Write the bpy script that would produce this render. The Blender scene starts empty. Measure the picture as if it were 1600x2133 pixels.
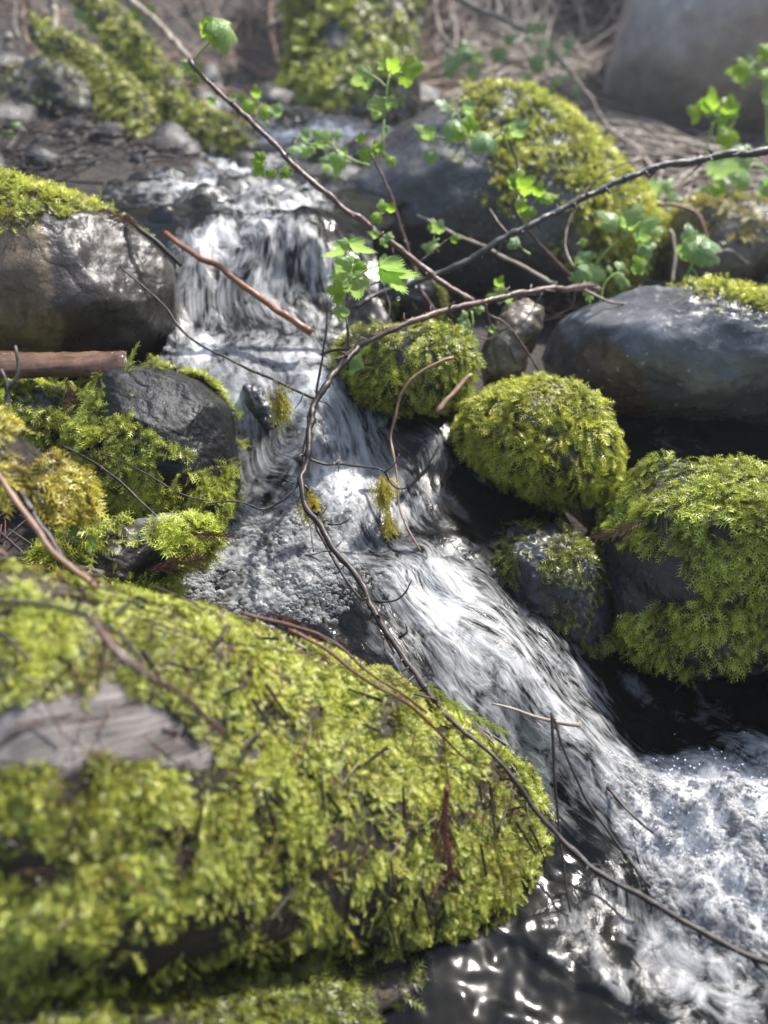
import bpy, math, random
import numpy as np
from mathutils import Vector
rs = np.random.RandomState(7)
random.seed(7)
R = math.radians
sc = bpy.context.scene
# ------------------------------------------------------------------ camera
CAM = np.array([0.0, 0.0, 0.60])
PITCH = R(30)
F = 1066.5 / math.tan(R(30))
FW = np.array([0, math.cos(PITCH), -math.sin(PITCH)])
UP = np.array([0, math.sin(PITCH), math.cos(PITCH)])
RT = np.array([1.0, 0, 0])
cd = bpy.data.cameras.new('camera')
cam = bpy.data.objects.new('camera', cd)
sc.collection.objects.link(cam)
cam.location = CAM
cam.rotation_euler = (R(90) - PITCH, 0, 0)
cd.sensor_fit = 'VERTICAL'
cd.sensor_height = 36
cd.lens = 18 / math.tan(R(30))
cd.clip_start = 0.01
cd.clip_end = 200
cd.dof.use_dof = True
cd.dof.focus_distance = 0.77
cd.dof.aperture_fstop = 3.6
sc.camera = cam
# ------------------------------------------------------------------ light
SUN_EL, SUN_AZ = R(56), R(45)      # azimuth clockwise from +Y (behind the scene, to the right)
w = bpy.data.worlds.new('World')
sc.world = w
w.use_nodes = True
nt = w.node_tree
sky = nt.nodes.new('ShaderNodeTexSky')
sky.sky_type = 'NISHITA'
sky.sun_disc = False
sky.sun_elevation = SUN_EL
sky.sun_rotation = SUN_AZ
sky.dust_density = 2.0
nt.links.new(sky.outputs[0], nt.nodes['Background'].inputs[0])
nt.nodes['Background'].inputs[1].default_value = 0.15
sd = bpy.data.lights.new('sun', 'SUN')
sd.energy = 4.2
sd.angle = R(0.6)
sd.color = (1.0, 0.965, 0.91)
so = bpy.data.objects.new('sun', sd)
sc.collection.objects.link(so)
sdir = Vector((math.sin(SUN_AZ) * math.cos(SUN_EL), math.cos(SUN_AZ) * math.cos(SUN_EL), math.sin(SUN_EL)))
so.rotation_euler = sdir.to_track_quat('Z', 'Y').to_euler()
sc.view_settings.view_transform = 'Standard'
sc.view_settings.look = 'None'
sc.view_settings.gamma = 1
sc.view_settings.exposure = 1.1
sc.cycles.max_bounces = 6
sc.cycles.transparent_max_bounces = 8
sc.cycles.sample_clamp_indirect = 4
sc.cycles.use_denoising = True

# ------------------------------------------------------------------ helpers
def P(px, py, d):
    px, py, d = np.broadcast_arrays(np.asarray(px, float), np.asarray(py, float), np.asarray(d, float))
    return CAM + d[..., None] * (FW + ((px - 800) / F)[..., None] * RT - ((py - 1066.5) / F)[..., None] * UP)

def AZ(px, py, z):
    f = 0.5 + (py - 1066.5) / F * math.cos(PITCH)
    return P(px, py, (CAM[2] - z) / f)

def _h(ix, iy, iz, seed):
    h = (ix.astype(np.int64) * 374761393 + iy.astype(np.int64) * 668265263 + iz.astype(np.int64) * 2147483647 + seed * 1274126177) & 0xffffffff
    h = ((h ^ (h >> 13)) * 1274126177) & 0xffffffff
    h = ((h ^ (h >> 16)) * 2246822519) & 0xffffffff
    return ((h ^ (h >> 15)) & 0xffffff) / float(0xffffff)

def vn(p, seed=0):
    """smooth value noise, -1..1"""
    p = np.asarray(p, float)
    i = np.floor(p)
    f = p - i
    u = f * f * f * (f * (f * 6 - 15) + 10)
    i = i.astype(np.int64)
    r = 0
    for a in (0, 1):
        wa = u[..., 0] if a else 1 - u[..., 0]
        for b in (0, 1):
            wb = u[..., 1] if b else 1 - u[..., 1]
            for c in (0, 1):
                wc = u[..., 2] if c else 1 - u[..., 2]
                r = r + wa * wb * wc * _h(i[..., 0] + a, i[..., 1] + b, i[..., 2] + c, seed)
    return r * 2 - 1

def fbm(p, seed=0, octv=4, gain=0.5, lac=2.03):
    p = np.asarray(p, float)
    r, a, s = 0, 1.0, 0
    for k in range(octv):
        r = r + a * vn(p * lac ** k + 17.3 * k, seed + k)
        s += a
        a *= gain
    return r / s

def sm(a, b, x):
    t = np.clip((x - a) / (b - a), 0, 1)
    return t * t * (3 - 2 * t)

def link(o, parent=None):
    sc.collection.objects.link(o)
    if parent is not None:
        o.parent = parent
    return o

def tag(o, label=None, cat=None, group=None, kind=None):
    if label: o['label'] = label
    if cat: o['category'] = cat
    if group: o['group'] = group
    if kind: o['kind'] = kind
    return o

def npmesh(name, V, Fc, mat, parent=None, smooth=True, attrs=None):
    """V (n,3); Fc (m,k) one face size"""
    V = np.asarray(V, np.float32)
    Fc = np.asarray(Fc, np.int32)
    me = bpy.data.meshes.new(name)
    me.vertices.add(len(V))
    me.vertices.foreach_set('co', V.ravel())
    m, k = Fc.shape
    me.loops.add(m * k)
    me.loops.foreach_set('vertex_index', Fc.ravel())
    me.polygons.add(m)
    me.polygons.foreach_set('loop_start', np.arange(m, dtype=np.int32) * k)
    me.polygons.foreach_set('loop_total', np.full(m, k, np.int32))
    me.polygons.foreach_set('use_smooth', np.full(m, smooth, bool))
    if attrs:
        for an, av in attrs.items():
            av = np.asarray(av, np.float32)
            if av.ndim == 1:
                at = me.attributes.new(an, 'FLOAT', 'POINT')
                at.data.foreach_set('value', av)
            else:
                at = me.attributes.new(an, 'FLOAT_VECTOR', 'POINT')
                at.data.foreach_set('vector', av.ravel())
    me.update()
    me.validate()
    if mat: me.materials.append(mat)
    return link(bpy.data.objects.new(name, me), parent)

def nrm(v):
    return v / np.maximum(np.linalg.norm(v, axis=-1, keepdims=True), 1e-9)

def face_normals(V, Fc):
    return nrm(np.cross(V[Fc[:, 1]] - V[Fc[:, 0]], V[Fc[:, 2]] - V[Fc[:, 0]]))

def vert_normals(V, Fc):
    n = np.cross(V[Fc[:, 1]] - V[Fc[:, 0]], V[Fc[:, 2]] - V[Fc[:, 0]])
    o = np.zeros_like(V)
    for k in range(Fc.shape[1]):
        np.add.at(o, Fc[:, k], n)
    return nrm(o)

# ------------------------------------------------------------------ materials
class NT:
    def __init__(s, name):
        s.m = bpy.data.materials.new(name)
        s.m.use_nodes = True
        s.t = s.m.node_tree
        s.b = s.t.nodes['Principled BSDF']
        s.out = s.t.nodes['Material Output']
    def n(s, typ, **kw):
        x = s.t.nodes.new(typ)
        for k, v in kw.items(): setattr(x, k, v)
        return x
    def l(s, a, b): s.t.links.new(a, b)
    def noise(s, scale, detail=5, rough=0.6, vec=None, dist=0):
        x = s.n('ShaderNodeTexNoise')
        x.inputs['Scale'].default_value = scale
        x.inputs['Detail'].default_value = detail
        x.inputs['Roughness'].default_value = rough
        x.inputs['Distortion'].default_value = dist
        s.l(vec if vec is not None else s.obj(), x.inputs['Vector'])
        return x.outputs[0]
    def obj(s):
        if not hasattr(s, '_o'): s._o = s.n('ShaderNodeTexCoord').outputs['Object']
        return s._o
    def scaled(s, v, sc3):
        x = s.n('ShaderNodeMapping')
        x.inputs['Scale'].default_value = sc3
        s.l(v, x.inputs['Vector'])
        return x.outputs[0]
    def ramp(s, fac, stops, interp='LINEAR'):
        x = s.n('ShaderNodeValToRGB')
        x.color_ramp.interpolation = interp
        e = x.color_ramp.elements
        while len(e) < len(stops): e.new(0.5)
        for i, (p, c) in enumerate(stops):
            e[i].position = p
            e[i].color = (*c, 1) if not isinstance(c, (int, float)) else (c, c, c, 1)
        s.l(fac, x.inputs[0])
        return x.outputs[0]
    def mix(s, fac, a, b, typ='MIX'):
        x = s.n('ShaderNodeMix', data_type='RGBA', blend_type=typ)
        for sock, v in ((x.inputs[0], fac), (x.inputs[6], a), (x.inputs[7], b)):
            if isinstance(v, (int, float)): sock.default_value = v
            elif isinstance(v, tuple): sock.default_value = (*v, 1)
            else: s.l(v, sock)
        return x.outputs[2]
    def math(s, op, a, b=0.5, clamp=False):
        x = s.n('ShaderNodeMath', operation=op, use_clamp=clamp)
        for sock, v in ((x.inputs[0], a), (x.inputs[1], b)):
            if isinstance(v, (int, float)): sock.default_value = v
            else: s.l(v, sock)
        return x.outputs[0]
    def bump(s, h, strength, dist, nrm=None):
        x = s.n('ShaderNodeBump')
        x.inputs['Strength'].default_value = strength
        x.inputs['Distance'].default_value = dist
        s.l(h, x.inputs['Height'])
        if nrm is not None: s.l(nrm, x.inputs['Normal'])
        return x.outputs[0]
    def attr(s, name, out='Fac'):
        x = s.n('ShaderNodeAttribute', attribute_name=name)
        return x.outputs[out]
    def set(s, **kw):
        for k, v in kw.items():
            sock = s.b.inputs[k.replace('_', ' ')]
            if isinstance(v, (int, float)): sock.default_value = v
            elif isinstance(v, tuple): sock.default_value = (*v, 1)
            else: s.l(v, sock)

def rock_mat(name, c1, c2, c3, scale=18, rough=(0.12, 0.5), bs=0.6, patch=None, spot=None):
    m = NT(name)
    a = m.noise(scale, 8, 0.65, dist=0.6)
    b = m.noise(scale * 5, 6, 0.7)
    c = m.noise(scale * 0.35, 4, 0.5)
    col = m.ramp(a, [(0.3, c1), (0.52, c2), (0.72, c3)])
    col = m.mix(m.ramp(b, [(0.35, 0.0), (0.75, 0.6)]), col, tuple(min(1, x * 0.35) for x in c1))
    if patch:
        col = m.mix(m.ramp(c, [(0.5, 0.0), (0.56, 1.0)]), col, m.mix(b, patch, tuple(x * 0.4 for x in patch)))
    if spot:
        k = m.attr('spot')
        col = m.mix(k, col, m.ramp(m.noise(scale * 4, 8, 0.75, dist=1.5), [(0.35, spot[1]), (0.65, spot[0])]))
    vo = m.n('ShaderNodeTexVoronoi', feature='DISTANCE_TO_EDGE'); vo.inputs['Scale'].default_value = scale * .55
    wv = m.n('ShaderNodeVectorMath', operation='ADD'); m.l(m.obj(), wv.inputs[0])
    nw = m.n('ShaderNodeTexNoise'); nw.inputs['Scale'].default_value = scale * 1.2; nw.inputs['Detail'].default_value = 5; m.l(m.obj(), nw.inputs['Vector'])
    ws = m.n('ShaderNodeVectorMath', operation='SCALE'); ws.inputs['Scale'].default_value = .9 / scale * 2; m.l(nw.outputs['Color'], ws.inputs[0]); m.l(ws.outputs[0], wv.inputs[1])
    m.l(wv.outputs[0], vo.inputs['Vector'])
    crack = m.ramp(vo.outputs['Distance'], [(0.0, 0.0), (0.035, 1.0)])
    sp = m.noise(scale * 22, 2, 0.5)
    col = m.mix(m.ramp(sp, [(0.66, 0.0), (0.74, 0.5)]), col, tuple(min(1, x * 1.9 + .03) for x in c3))
    m.set(Base_Color=col, Roughness=m.ramp(m.noise(scale * 2.3, 4), [(0.35, rough[0]), (0.65, rough[1])]))
    m.b.inputs['Specular IOR Level'].default_value = 0.6
    h = m.math('ADD', m.math('ADD', m.math('MULTIPLY', a, 0.6), m.math('MULTIPLY', b, 0.28)), m.math('MULTIPLY', crack, 0.09))
    n1 = m.bump(h, bs, 0.006)
    n2 = m.bump(m.noise(scale * 16, 5, 0.7), bs * 0.7, 0.0016, n1)
    m.set(Normal=n2)
    return m.m

M_slate = rock_mat('wet_slate', (0.016, 0.017, 0.019), (0.045, 0.048, 0.054), (0.14, 0.14, 0.14), 14, (0.08, 0.38))
M_black = rock_mat('wet_black_stone', (0.004, 0.004, 0.005), (0.010, 0.011, 0.012), (0.032, 0.032, 0.032), 11, (0.26, 0.6), 1.0)
M_black.node_tree.nodes['Principled BSDF'].inputs['Specular IOR Level'].default_value = 0.3
M_brown = rock_mat('wet_brown_rock', (0.022, 0.018, 0.015), (0.055, 0.045, 0.036), (0.12, 0.10, 0.08), 10, (0.08, 0.42), 0.8, spot=((0.24, 0.18, 0.11), (0.07, 0.05, 0.03)))
M_blue = rock_mat('wet_blue_grey_rock', (0.058, 0.060, 0.066), (0.125, 0.13, 0.14), (0.27, 0.275, 0.285), 7, (0.14, 0.36), 0.6, spot=((0.16, 0.11, 0.08), (0.07, 0.05, 0.04)))
M_rubble = rock_mat('rubble', (0.012, 0.011, 0.010), (0.04, 0.036, 0.033), (0.11, 0.10, 0.095), 20, (0.22, 0.65), 0.9)
M_mid = rock_mat('damp_grey_rock', (0.028, 0.029, 0.031), (0.09, 0.09, 0.09), (0.24, 0.235, 0.23), 8, (0.2, 0.5), 0.8)
M_grey = rock_mat('grey_rock', (0.09, 0.085, 0.08), (0.17, 0.16, 0.15), (0.34, 0.33, 0.31), 6, (0.35, 0.7), 0.8)
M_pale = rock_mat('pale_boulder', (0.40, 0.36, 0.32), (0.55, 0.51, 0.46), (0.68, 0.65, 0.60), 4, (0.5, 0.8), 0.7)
M_tan = rock_mat('tan_rock', (0.05, 0.04, 0.026), (0.13, 0.105, 0.07), (0.34, 0.30, 0.25), 16, (0.15, 0.45))

def wood_mat(name, c1, c2, rough=(0.2, 0.5), scale=60, bs=0.7):
    m = NT(name)
    a = m.noise(scale, 6, 0.7)
    uv = m.attr('uvw', 'Vector')
    g = m.noise(1.0, 5, 0.65, vec=m.scaled(uv, (6, 120, 1)))
    f = m.math('ADD', m.math('MULTIPLY', a, 0.5), m.math('MULTIPLY', g, 0.5))
    m.set(Base_Color=m.ramp(f, [(0.36, c1), (0.62, c2)]), Roughness=m.ramp(a, [(0.3, rough[0]), (0.7, rough[1])]))
    m.set(Normal=m.bump(f, bs, 0.002))
    return m.m

M_twig = wood_mat('wet_dark_bark', (0.010, 0.007, 0.006), (0.050, 0.034, 0.028), (0.28, 0.6), 140)
M_redbark = wood_mat('reddish_bark', (0.05, 0.026, 0.022), (0.17, 0.105, 0.09), (0.2, 0.5), 120)
M_graybark = wood_mat('grey_black_bark', (0.022, 0.021, 0.021), (0.10, 0.095, 0.09), (0.3, 0.6), 110)
M_tanstick = wood_mat('tan_stick', (0.13, 0.075, 0.045), (0.34, 0.22, 0.14), (0.3, 0.6), 80)
M_orangestick = wood_mat('orange_stick', (0.16, 0.062, 0.025), (0.36, 0.17, 0.085), (0.25, 0.5), 60)
M_palestick = wood_mat('pale_stick', (0.20, 0.16, 0.12), (0.42, 0.36, 0.29), (0.4, 0.7), 60)
M_log = wood_mat('brown_wet_log', (0.035, 0.018, 0.010), (0.20, 0.115, 0.07), (0.12, 0.4), 30, 0.9)
M_redneedle = wood_mat('dead_cedar', (0.045, 0.014, 0.008), (0.15, 0.05, 0.026), (0.3, 0.6), 200)

def log_mat():
    m = NT('rotting_log')
    a = m.noise(12, 8, 0.65)
    uv = m.attr('uvw', 'Vector')
    g = m.noise(1.0, 7, 0.7, vec=m.scaled(uv, (9, 110, 1)))
    dark = m.ramp(a, [(0.35, (0.010, 0.007, 0.005)), (0.7, (0.065, 0.045, 0.028))])
    pale = m.ramp(g, [(0.36, (0.055, 0.042, 0.036)), (0.5, (0.17, 0.15, 0.14)), (0.64, (0.27, 0.25, 0.24))])
    m.set(Base_Color=m.mix(m.attr('bare'), dark, pale), Roughness=0.6)
    m.set(Normal=m.bump(m.math('ADD', a, g), 0.8, 0.004))
    return m.m
M_rotlog = log_mat()

def moss_mat(name, tip, mid, base, tr=0.35, hi=None):
    m = NT(name)
    rnd = m.attr('rnd')
    tt = m.attr('tt')
    col = m.ramp(tt, [(0.0, base), (0.28, tuple((x + y) / 2 for x, y in zip(base, mid))), (0.55, mid), (0.88, tip)])  # old growth browner at the base, darkened further as shade between fronds
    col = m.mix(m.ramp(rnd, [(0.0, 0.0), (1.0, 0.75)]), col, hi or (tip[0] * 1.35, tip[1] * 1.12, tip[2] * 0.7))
    brown = m.ramp(m.noise(17, 6, 0.7), [(0.50, 0.0), (0.66, 0.75)])
    col = m.mix(brown, col, (mid[0] * 0.9, mid[1] * 0.62, mid[2] * 0.5))
    m.set(Base_Color=col, Roughness=0.34)
    m.b.inputs['Specular IOR Level'].default_value = 0.5
    tl = m.n('ShaderNodeBsdfTranslucent')
    m.l(m.mix(0.35, col, tip), tl.inputs[0])
    ms = m.n('ShaderNodeMixShader')
    ms.inputs[0].default_value = tr
    m.l(m.b.outputs[0], ms.inputs[1]); m.l(tl.outputs[0], ms.inputs[2])
    m.l(ms.outputs[0], m.out.inputs[0])
    return m.m
M_moss = moss_mat('bright_moss', (0.52, 0.60, 0.13), (0.20, 0.25, 0.045), (0.018, 0.019, 0.006), 0.26)
M_mossb = moss_mat('lime_moss', (0.64, 0.72, 0.13), (0.28, 0.34, 0.05), (0.016, 0.018, 0.006), 0.38)
M_mossg = moss_mat('green_moss', (0.58, 0.70, 0.13), (0.24, 0.31, 0.05), (0.014, 0.017, 0.005), 0.36)
M_mossd = moss_mat('dark_moss', (0.26, 0.32, 0.05), (0.10, 0.13, 0.025), (0.012, 0.018, 0.006), 0.35)
M_under = moss_mat('moss_undergrowth_shade', (0.055, 0.055, 0.016), (0.025, 0.024, 0.009), (0.010, 0.008, 0.004), 0.1, hi=(0.10, 0.12, 0.03))  # near black: shade between the shoots put into the undergrowth colour
M_mossy = moss_mat('yellow_moss', (0.64, 0.62, 0.13), (0.30, 0.27, 0.05), (0.06, 0.05, 0.015), 0.4)

def leaf_mat(name, c, c2, tr=0.5):
    m = NT(name)
    v = m.attr('vein')
    col = m.mix(v, c, c2)
    col = m.mix(m.ramp(m.noise(60, 4), [(0.3, 0.0), (0.8, 0.35)]), col, tuple(x * 0.6 for x in c))
    m.set(Base_Color=col, Roughness=0.3)
    m.set(Normal=m.bump(v, 0.6, 0.0015))
    tl = m.n('ShaderNodeBsdfTranslucent')
    m.l(m.mix(0.5, col, (0.38, 0.62, 0.06)), tl.inputs[0])
    ms = m.n('ShaderNodeMixShader')
    ms.inputs[0].default_value = tr
    m.l(m.b.outputs[0], ms.inputs[1]); m.l(tl.outputs[0], ms.inputs[2])
    m.l(ms.outputs[0], m.out.inputs[0])
    return m.m
M_leaf = leaf_mat('currant_leaf', (0.44, 0.62, 0.22), (0.58, 0.72, 0.38), 0.6)
M_leaf2 = leaf_mat('bright_leaf', (0.40, 0.62, 0.05), (0.50, 0.68, 0.14), 0.7)
M_leaf3 = leaf_mat('cool_leaf', (0.36, 0.54, 0.26), (0.48, 0.62, 0.40), 0.55)
m = NT('leaf_stalk'); m.set(Base_Color=(0.30, 0.42, 0.10), Roughness=0.4); M_stalk = m.m
m = NT('water_drop'); m.set(Base_Color=(1., 1., 1.), Roughness=0.02); m.b.inputs['Transmission Weight'].default_value = 1; m.b.inputs['IOR'].default_value = 1.33; M_drop = m.m

def water_mat():
    m = NT('stream_water')
    uv = m.attr('flow', 'Vector')       # metres along / across the current
    foam = m.attr('foam')
    iso = m.attr('calm')
    st = m.noise(1.0, 6, 0.62, vec=m.scaled(uv, (30, 66, 1)), dist=1.4)
    st2 = m.noise(1.0, 3, 0.6, vec=m.scaled(uv, (40, 230, 1)), dist=0.8)
    iso_n = m.noise(42, 6, 0.6, dist=1.6)
    nn = m.mix(iso, m.mix(0.33, st, st2), iso_n)
    # foam amount: broad density attribute, broken by the streak noise
    f = m.math('ADD', m.math('MULTIPLY', foam, 0.78), m.math('MULTIPLY', m.math('MULTIPLY', m.math('SUBTRACT', nn, 0.5), m.math('SUBTRACT', 3.0, m.math('MULTIPLY', iso, 0.3))), m.math('MULTIPLY', foam, 1.6, True)))
    fr = m.ramp(f, [(0.22, 0.0), (0.95, 1.0)])
    bed = m.ramp(m.noise(16, 5), [(0.4, (0.004, 0.005, 0.005)), (0.7, (0.014, 0.013, 0.010))])
    col = m.mix(fr, bed, m.mix(m.ramp(foam, [(0.80, 0.0), (1.0, 1.0)]), (0.44, 0.445, 0.45), (0.66, 0.66, 0.66)))
    m.set(Base_Color=col, Roughness=m.math('MULTIPLY', m.ramp(fr, [(0.0, 0.17), (1.0, 0.60)]), m.math('SUBTRACT', 1.0, m.math('MULTIPLY', m.attr('bub'), 0.75))))
    m.b.inputs['IOR'].default_value = 1.33
    m.b.inputs['Specular IOR Level'].default_value = 0.36
    n1 = m.bump(m.math('MULTIPLY', nn, m.math('MULTIPLY', foam, 2.0, True)), 0.5, 0.005)
    vo = m.n('ShaderNodeTexVoronoi'); vo.inputs['Scale'].default_value = 260
    m.l(m.obj(), vo.inputs['Vector'])
    bb = m.math('MULTIPLY', m.math('SUBTRACT', 1.0, vo.outputs['Distance']), m.math('MULTIPLY', m.attr('bub'), 1.0))
    m.set(Normal=m.bump(bb, 0.25, 0.002, n1))
    return m.m
M_water = water_mat()

def bubble_mat():
    m = NT('bubble_film')
    lw = m.n('ShaderNodeLayerWeight'); lw.inputs[0].default_value = 0.45
    tr = m.n('ShaderNodeBsdfTransparent')
    m.set(Base_Color=(0.66, 0.67, 0.68), Roughness=0.06)
    m.b.inputs['Specular IOR Level'].default_value = 1.0
    ms = m.n('ShaderNodeMixShader')
    m.l(m.ramp(lw.outputs['Facing'], [(0.0, 0.06), (0.55, 0.2), (0.9, 0.9)]), ms.inputs[0])
    m.l(tr.outputs[0], ms.inputs[1]); m.l(m.b.outputs[0], ms.inputs[2])
    m.l(ms.outputs[0], m.out.inputs[0])
    return m.m
M_bubble = bubble_mat()

def ground_mat():
    m = NT('forest_soil')
    a = m.noise(9, 8, 0.7); b = m.noise(70, 6, 0.7)
    col = m.ramp(a, [(0.35, (0.008, 0.007, 0.006)), (0.55, (0.024, 0.019, 0.015)), (0.75, (0.062, 0.046, 0.036))])
    col = m.mix(m.ramp(b, [(0.4, 0.0), (0.75, 0.5)]), col, (0.10, 0.068, 0.05))
    m.set(Base_Color=col, Roughness=m.ramp(b, [(0.3, 0.3), (0.7, 0.8)]))
    m.set(Normal=m.bump(m.math('ADD', a, b), 0.9, 0.012))
    return m.m
M_ground = ground_mat()

# ------------------------------------------------------------------ terrain and water heights
WP = [(1000, 2050, .02), (1300, 2000, .02), (1590, 2050, .02), (700, 2120, .02), (300, 2130, .02), (1560, 1490, .022), (1450, 1470, .022), (1600, 1430, .02),
      (1300, 1930, .022), (1500, 1700, .058), (1400, 1680, .045), (1600, 1800, .05), (1560, 1560, .04), (1430, 1850, .04), (1500, 1980, .025), (1800, 1900, .03), (1800, 1500, .02),
      (1350, 1770, .03), (1250, 1660, .055), (1150, 1450, .098), (1200, 1550, .08), (1050, 1350, .125), (1250, 1480, .066), (1350, 1560, .036),
      (1000, 1500, .09), (1080, 1600, .06), (1180, 1750, .035), (1000, 1250, .128), (900, 1320, .132), (1180, 1350, .085), (1300, 1420, .05), (1380, 1480, .028),
      (850, 1180, .155), (550, 1150, .142), (450, 1100, .14), (600, 1290, .136), (400, 1220, .138), (700, 1230, .142), (780, 1320, .132), (300, 1180, .135),
      (800, 1120, .152), (650, 1050, .165), (540, 1010, .165), (700, 900, .215), (850, 950, .19), (950, 1060, .165), (620, 850, .232), (560, 900, .20), (500, 850, .218),
      (650, 790, .25), (740, 800, .238), (900, 900, .21), (420, 760, .248), (1000, 1000, .17), (1050, 1150, .14),
      (560, 720, .262), (660, 700, .262), (400, 700, .262), (450, 680, .266), (720, 720, .25),
      (550, 450, .362), (650, 500, .345), (430, 480, .352), (550, 580, .308), (660, 610, .292), (400, 600, .30),
      (500, 400, .368), (620, 390, .366), (380, 420, .364), (600, 285, .385), (720, 275, .385), (460, 295, .382), (560, 190, .41), (650, 200, .41), (480, 170, .415),
      (1400, 925, .145), (1600, 930, .145), (1300, 900, .15), (1800, 930, .14)]
wpt = np.array([AZ(*q) for q in WP])

def rbf_fit(pts, c):
    X = pts[:, :2]
    D = np.sqrt(((X[:, None] - X[None]) ** 2).sum(-1) + c * c)
    n = len(X)
    A = np.zeros((n + 1, n + 1))
    A[:n, :n] = D + np.eye(n) * -1e-3
    A[:n, n] = 1; A[n, :n] = 1
    co = np.linalg.solve(A, np.r_[pts[:, 2], 0])
    def ev(xy):
        out = np.empty(len(xy))
        for i in range(0, len(xy), 20000):
            q = xy[i:i + 20000]
            out[i:i + 20000] = np.sqrt(((q[:, None] - X[None]) ** 2).sum(-1) + c * c) @ co[:n] + co[n]
        return out
    return ev
wz = rbf_fit(wpt, 0.025)

gp = [wpt - np.array([0, 0, .045])]
GA = [(300, 1120, .15), (150, 1150, .155), (100, 1000, .165), (0, 900, .18), (200, 930, .18),
      (100, 400, .355), (300, 350, .375), (50, 260, .41), (200, 250, .41), (400, 245, .41), (50, 165, .44), (300, 170, .435), (380, 330, .385), (780, 330, .365),
      (1250, 1080, .09), (1230, 1200, .06), (1650, 1250, .04), (1300, 1400, .0), (1600, 1380, -.01), (1100, 1250, .09), (1000, 825, .165), (1100, 840, .16), (1230, 870, .125), (1500, 890, .125), (1700, 890, .13)]
gp.append(np.array([AZ(*q) for q in GA]))
GB = [(0, 800, 1.03), (200, 795, 1.03), (-300, 800, 1.03), (950, 665, 1.32), (760, 650, 1.34), (760, 560, 1.38), (1250, 610, 1.5), (1450, 640, 1.38), (1650, 650, 1.36), (1330, 420, 1.62), (1550, 420, 1.58), (1450, 290, 2.3), (1300, 285, 2.2), (1620, 300, 2.3), (1900, 320, 2.3)]
gp.append(np.array([P(*q) for q in GB]))
GD = [(100, 95, 2.6), (300, 60, 2.8), (500, 60, 2.9), (700, 90, 3.0), (740, 240, 2.1), (740, 200, 2.3), (900, 100, 2.7), (1100, 160, 2.3), (1250, 260, 1.95), (1450, 330, 1.85), (-100, 100, 2.4), (1100, 60, 2.8), (1250, 60, 2.9)]
gp.append(np.array([P(*q) for q in GD]))
gp.append(np.array([(-.9, 3.6, 1.1), (0, 3.7, 1.1), (.9, 3.6, 1.2), (0, 5, 2.4), (-2, 5, 2.6), (2, 5, 2.6), (-2, 2.5, 1.1), (2.2, 2.5, 1.1), (-1.6, 1, .75), (1.7, 1, .6), (-1.3, 0, .35), (1.3, 0, .2), (-.5, .15, 0), (0, 0, -.03), (.4, .1, -.03),
                    (0, -1, -.05), (-1.5, -1.5, .5), (1.5, -1.5, .4), (-6, 0, 2.5), (6, 0, 2.2), (0, 9, 4.5), (-6, 7, 5), (6, 7, 5), (0, -6, -.3), (5, -6, 1), (-5, -6, 1), (0, 25, 9), (25, 0, 7), (-25, 0, 7), (0, -25, -1)]))
gpt = np.concatenate(gp)
gz0 = rbf_fit(gpt, 0.03)
def gz(xy):
    z = np.clip(gz0(xy), -1.5, 4.5)
    p = np.c_[xy, np.zeros(len(xy))]
    rr = np.linalg.norm(xy - np.array([0, 1]), axis=1)
    a = 0.018 + 0.05 * sm(0.9, 3.0, rr)
    return z + a * fbm(p * 5, 3, 5, .55)

def warp(n, lo, hi, c0, fine, far):
    t = np.linspace(-1, 1, n)
    x = c0 + fine * t + (far - fine) * np.sign(t) * np.abs(t) ** 7
    return x
gx = warp(380, 0, 0, 0.05, 1.5, 30)
gy = warp(420, 0, 0, 1.6, 1.8, 30)
GX, GY = np.meshgrid(gx, gy)
gxy = np.c_[GX.ravel(), GY.ravel()]
gzv = gz(gxy)
def gridfaces(ny, nx):
    i = np.arange(ny * nx).reshape(ny, nx)
    return np.stack([i[:-1, :-1], i[:-1, 1:], i[1:, 1:], i[1:, :-1]], -1).reshape(-1, 4)
g = npmesh('ground', np.c_[gxy, gzv], gridfaces(420, 380), M_ground)
tag(g, kind='structure')

# flow coordinates
FL = np.array([AZ(*q)[:2] for q in [(600, 190, .41), (610, 280, .385), (520, 400, .368), (560, 470, .36), (560, 600, .30), (590, 720, .262), (620, 850, .232), (700, 1000, .18), (850, 1190, .153), (1060, 1380, .12), (1200, 1560, .075), (1350, 1740, .035), (1480, 1950, .02)]])
def flow(xy):
    best = np.full(len(xy), 1e9); S = np.zeros(len(xy)); T = np.zeros(len(xy)); acc = 0
    for a, b in zip(FL[:-1], FL[1:]):
        d = b - a; L = np.linalg.norm(d); d = d / L
        r = xy - a
        t = np.clip(r @ d, 0, L)
        q = r - t[:, None] * d
        dist = np.linalg.norm(q, axis=1)
        s = q @ np.array([-d[1], d[0]])
        mk = dist < best
        best[mk] = dist[mk]; S[mk] = acc + t[mk]; T[mk] = (np.sign(s) * dist)[mk]
        acc += L
    return S, T

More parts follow.
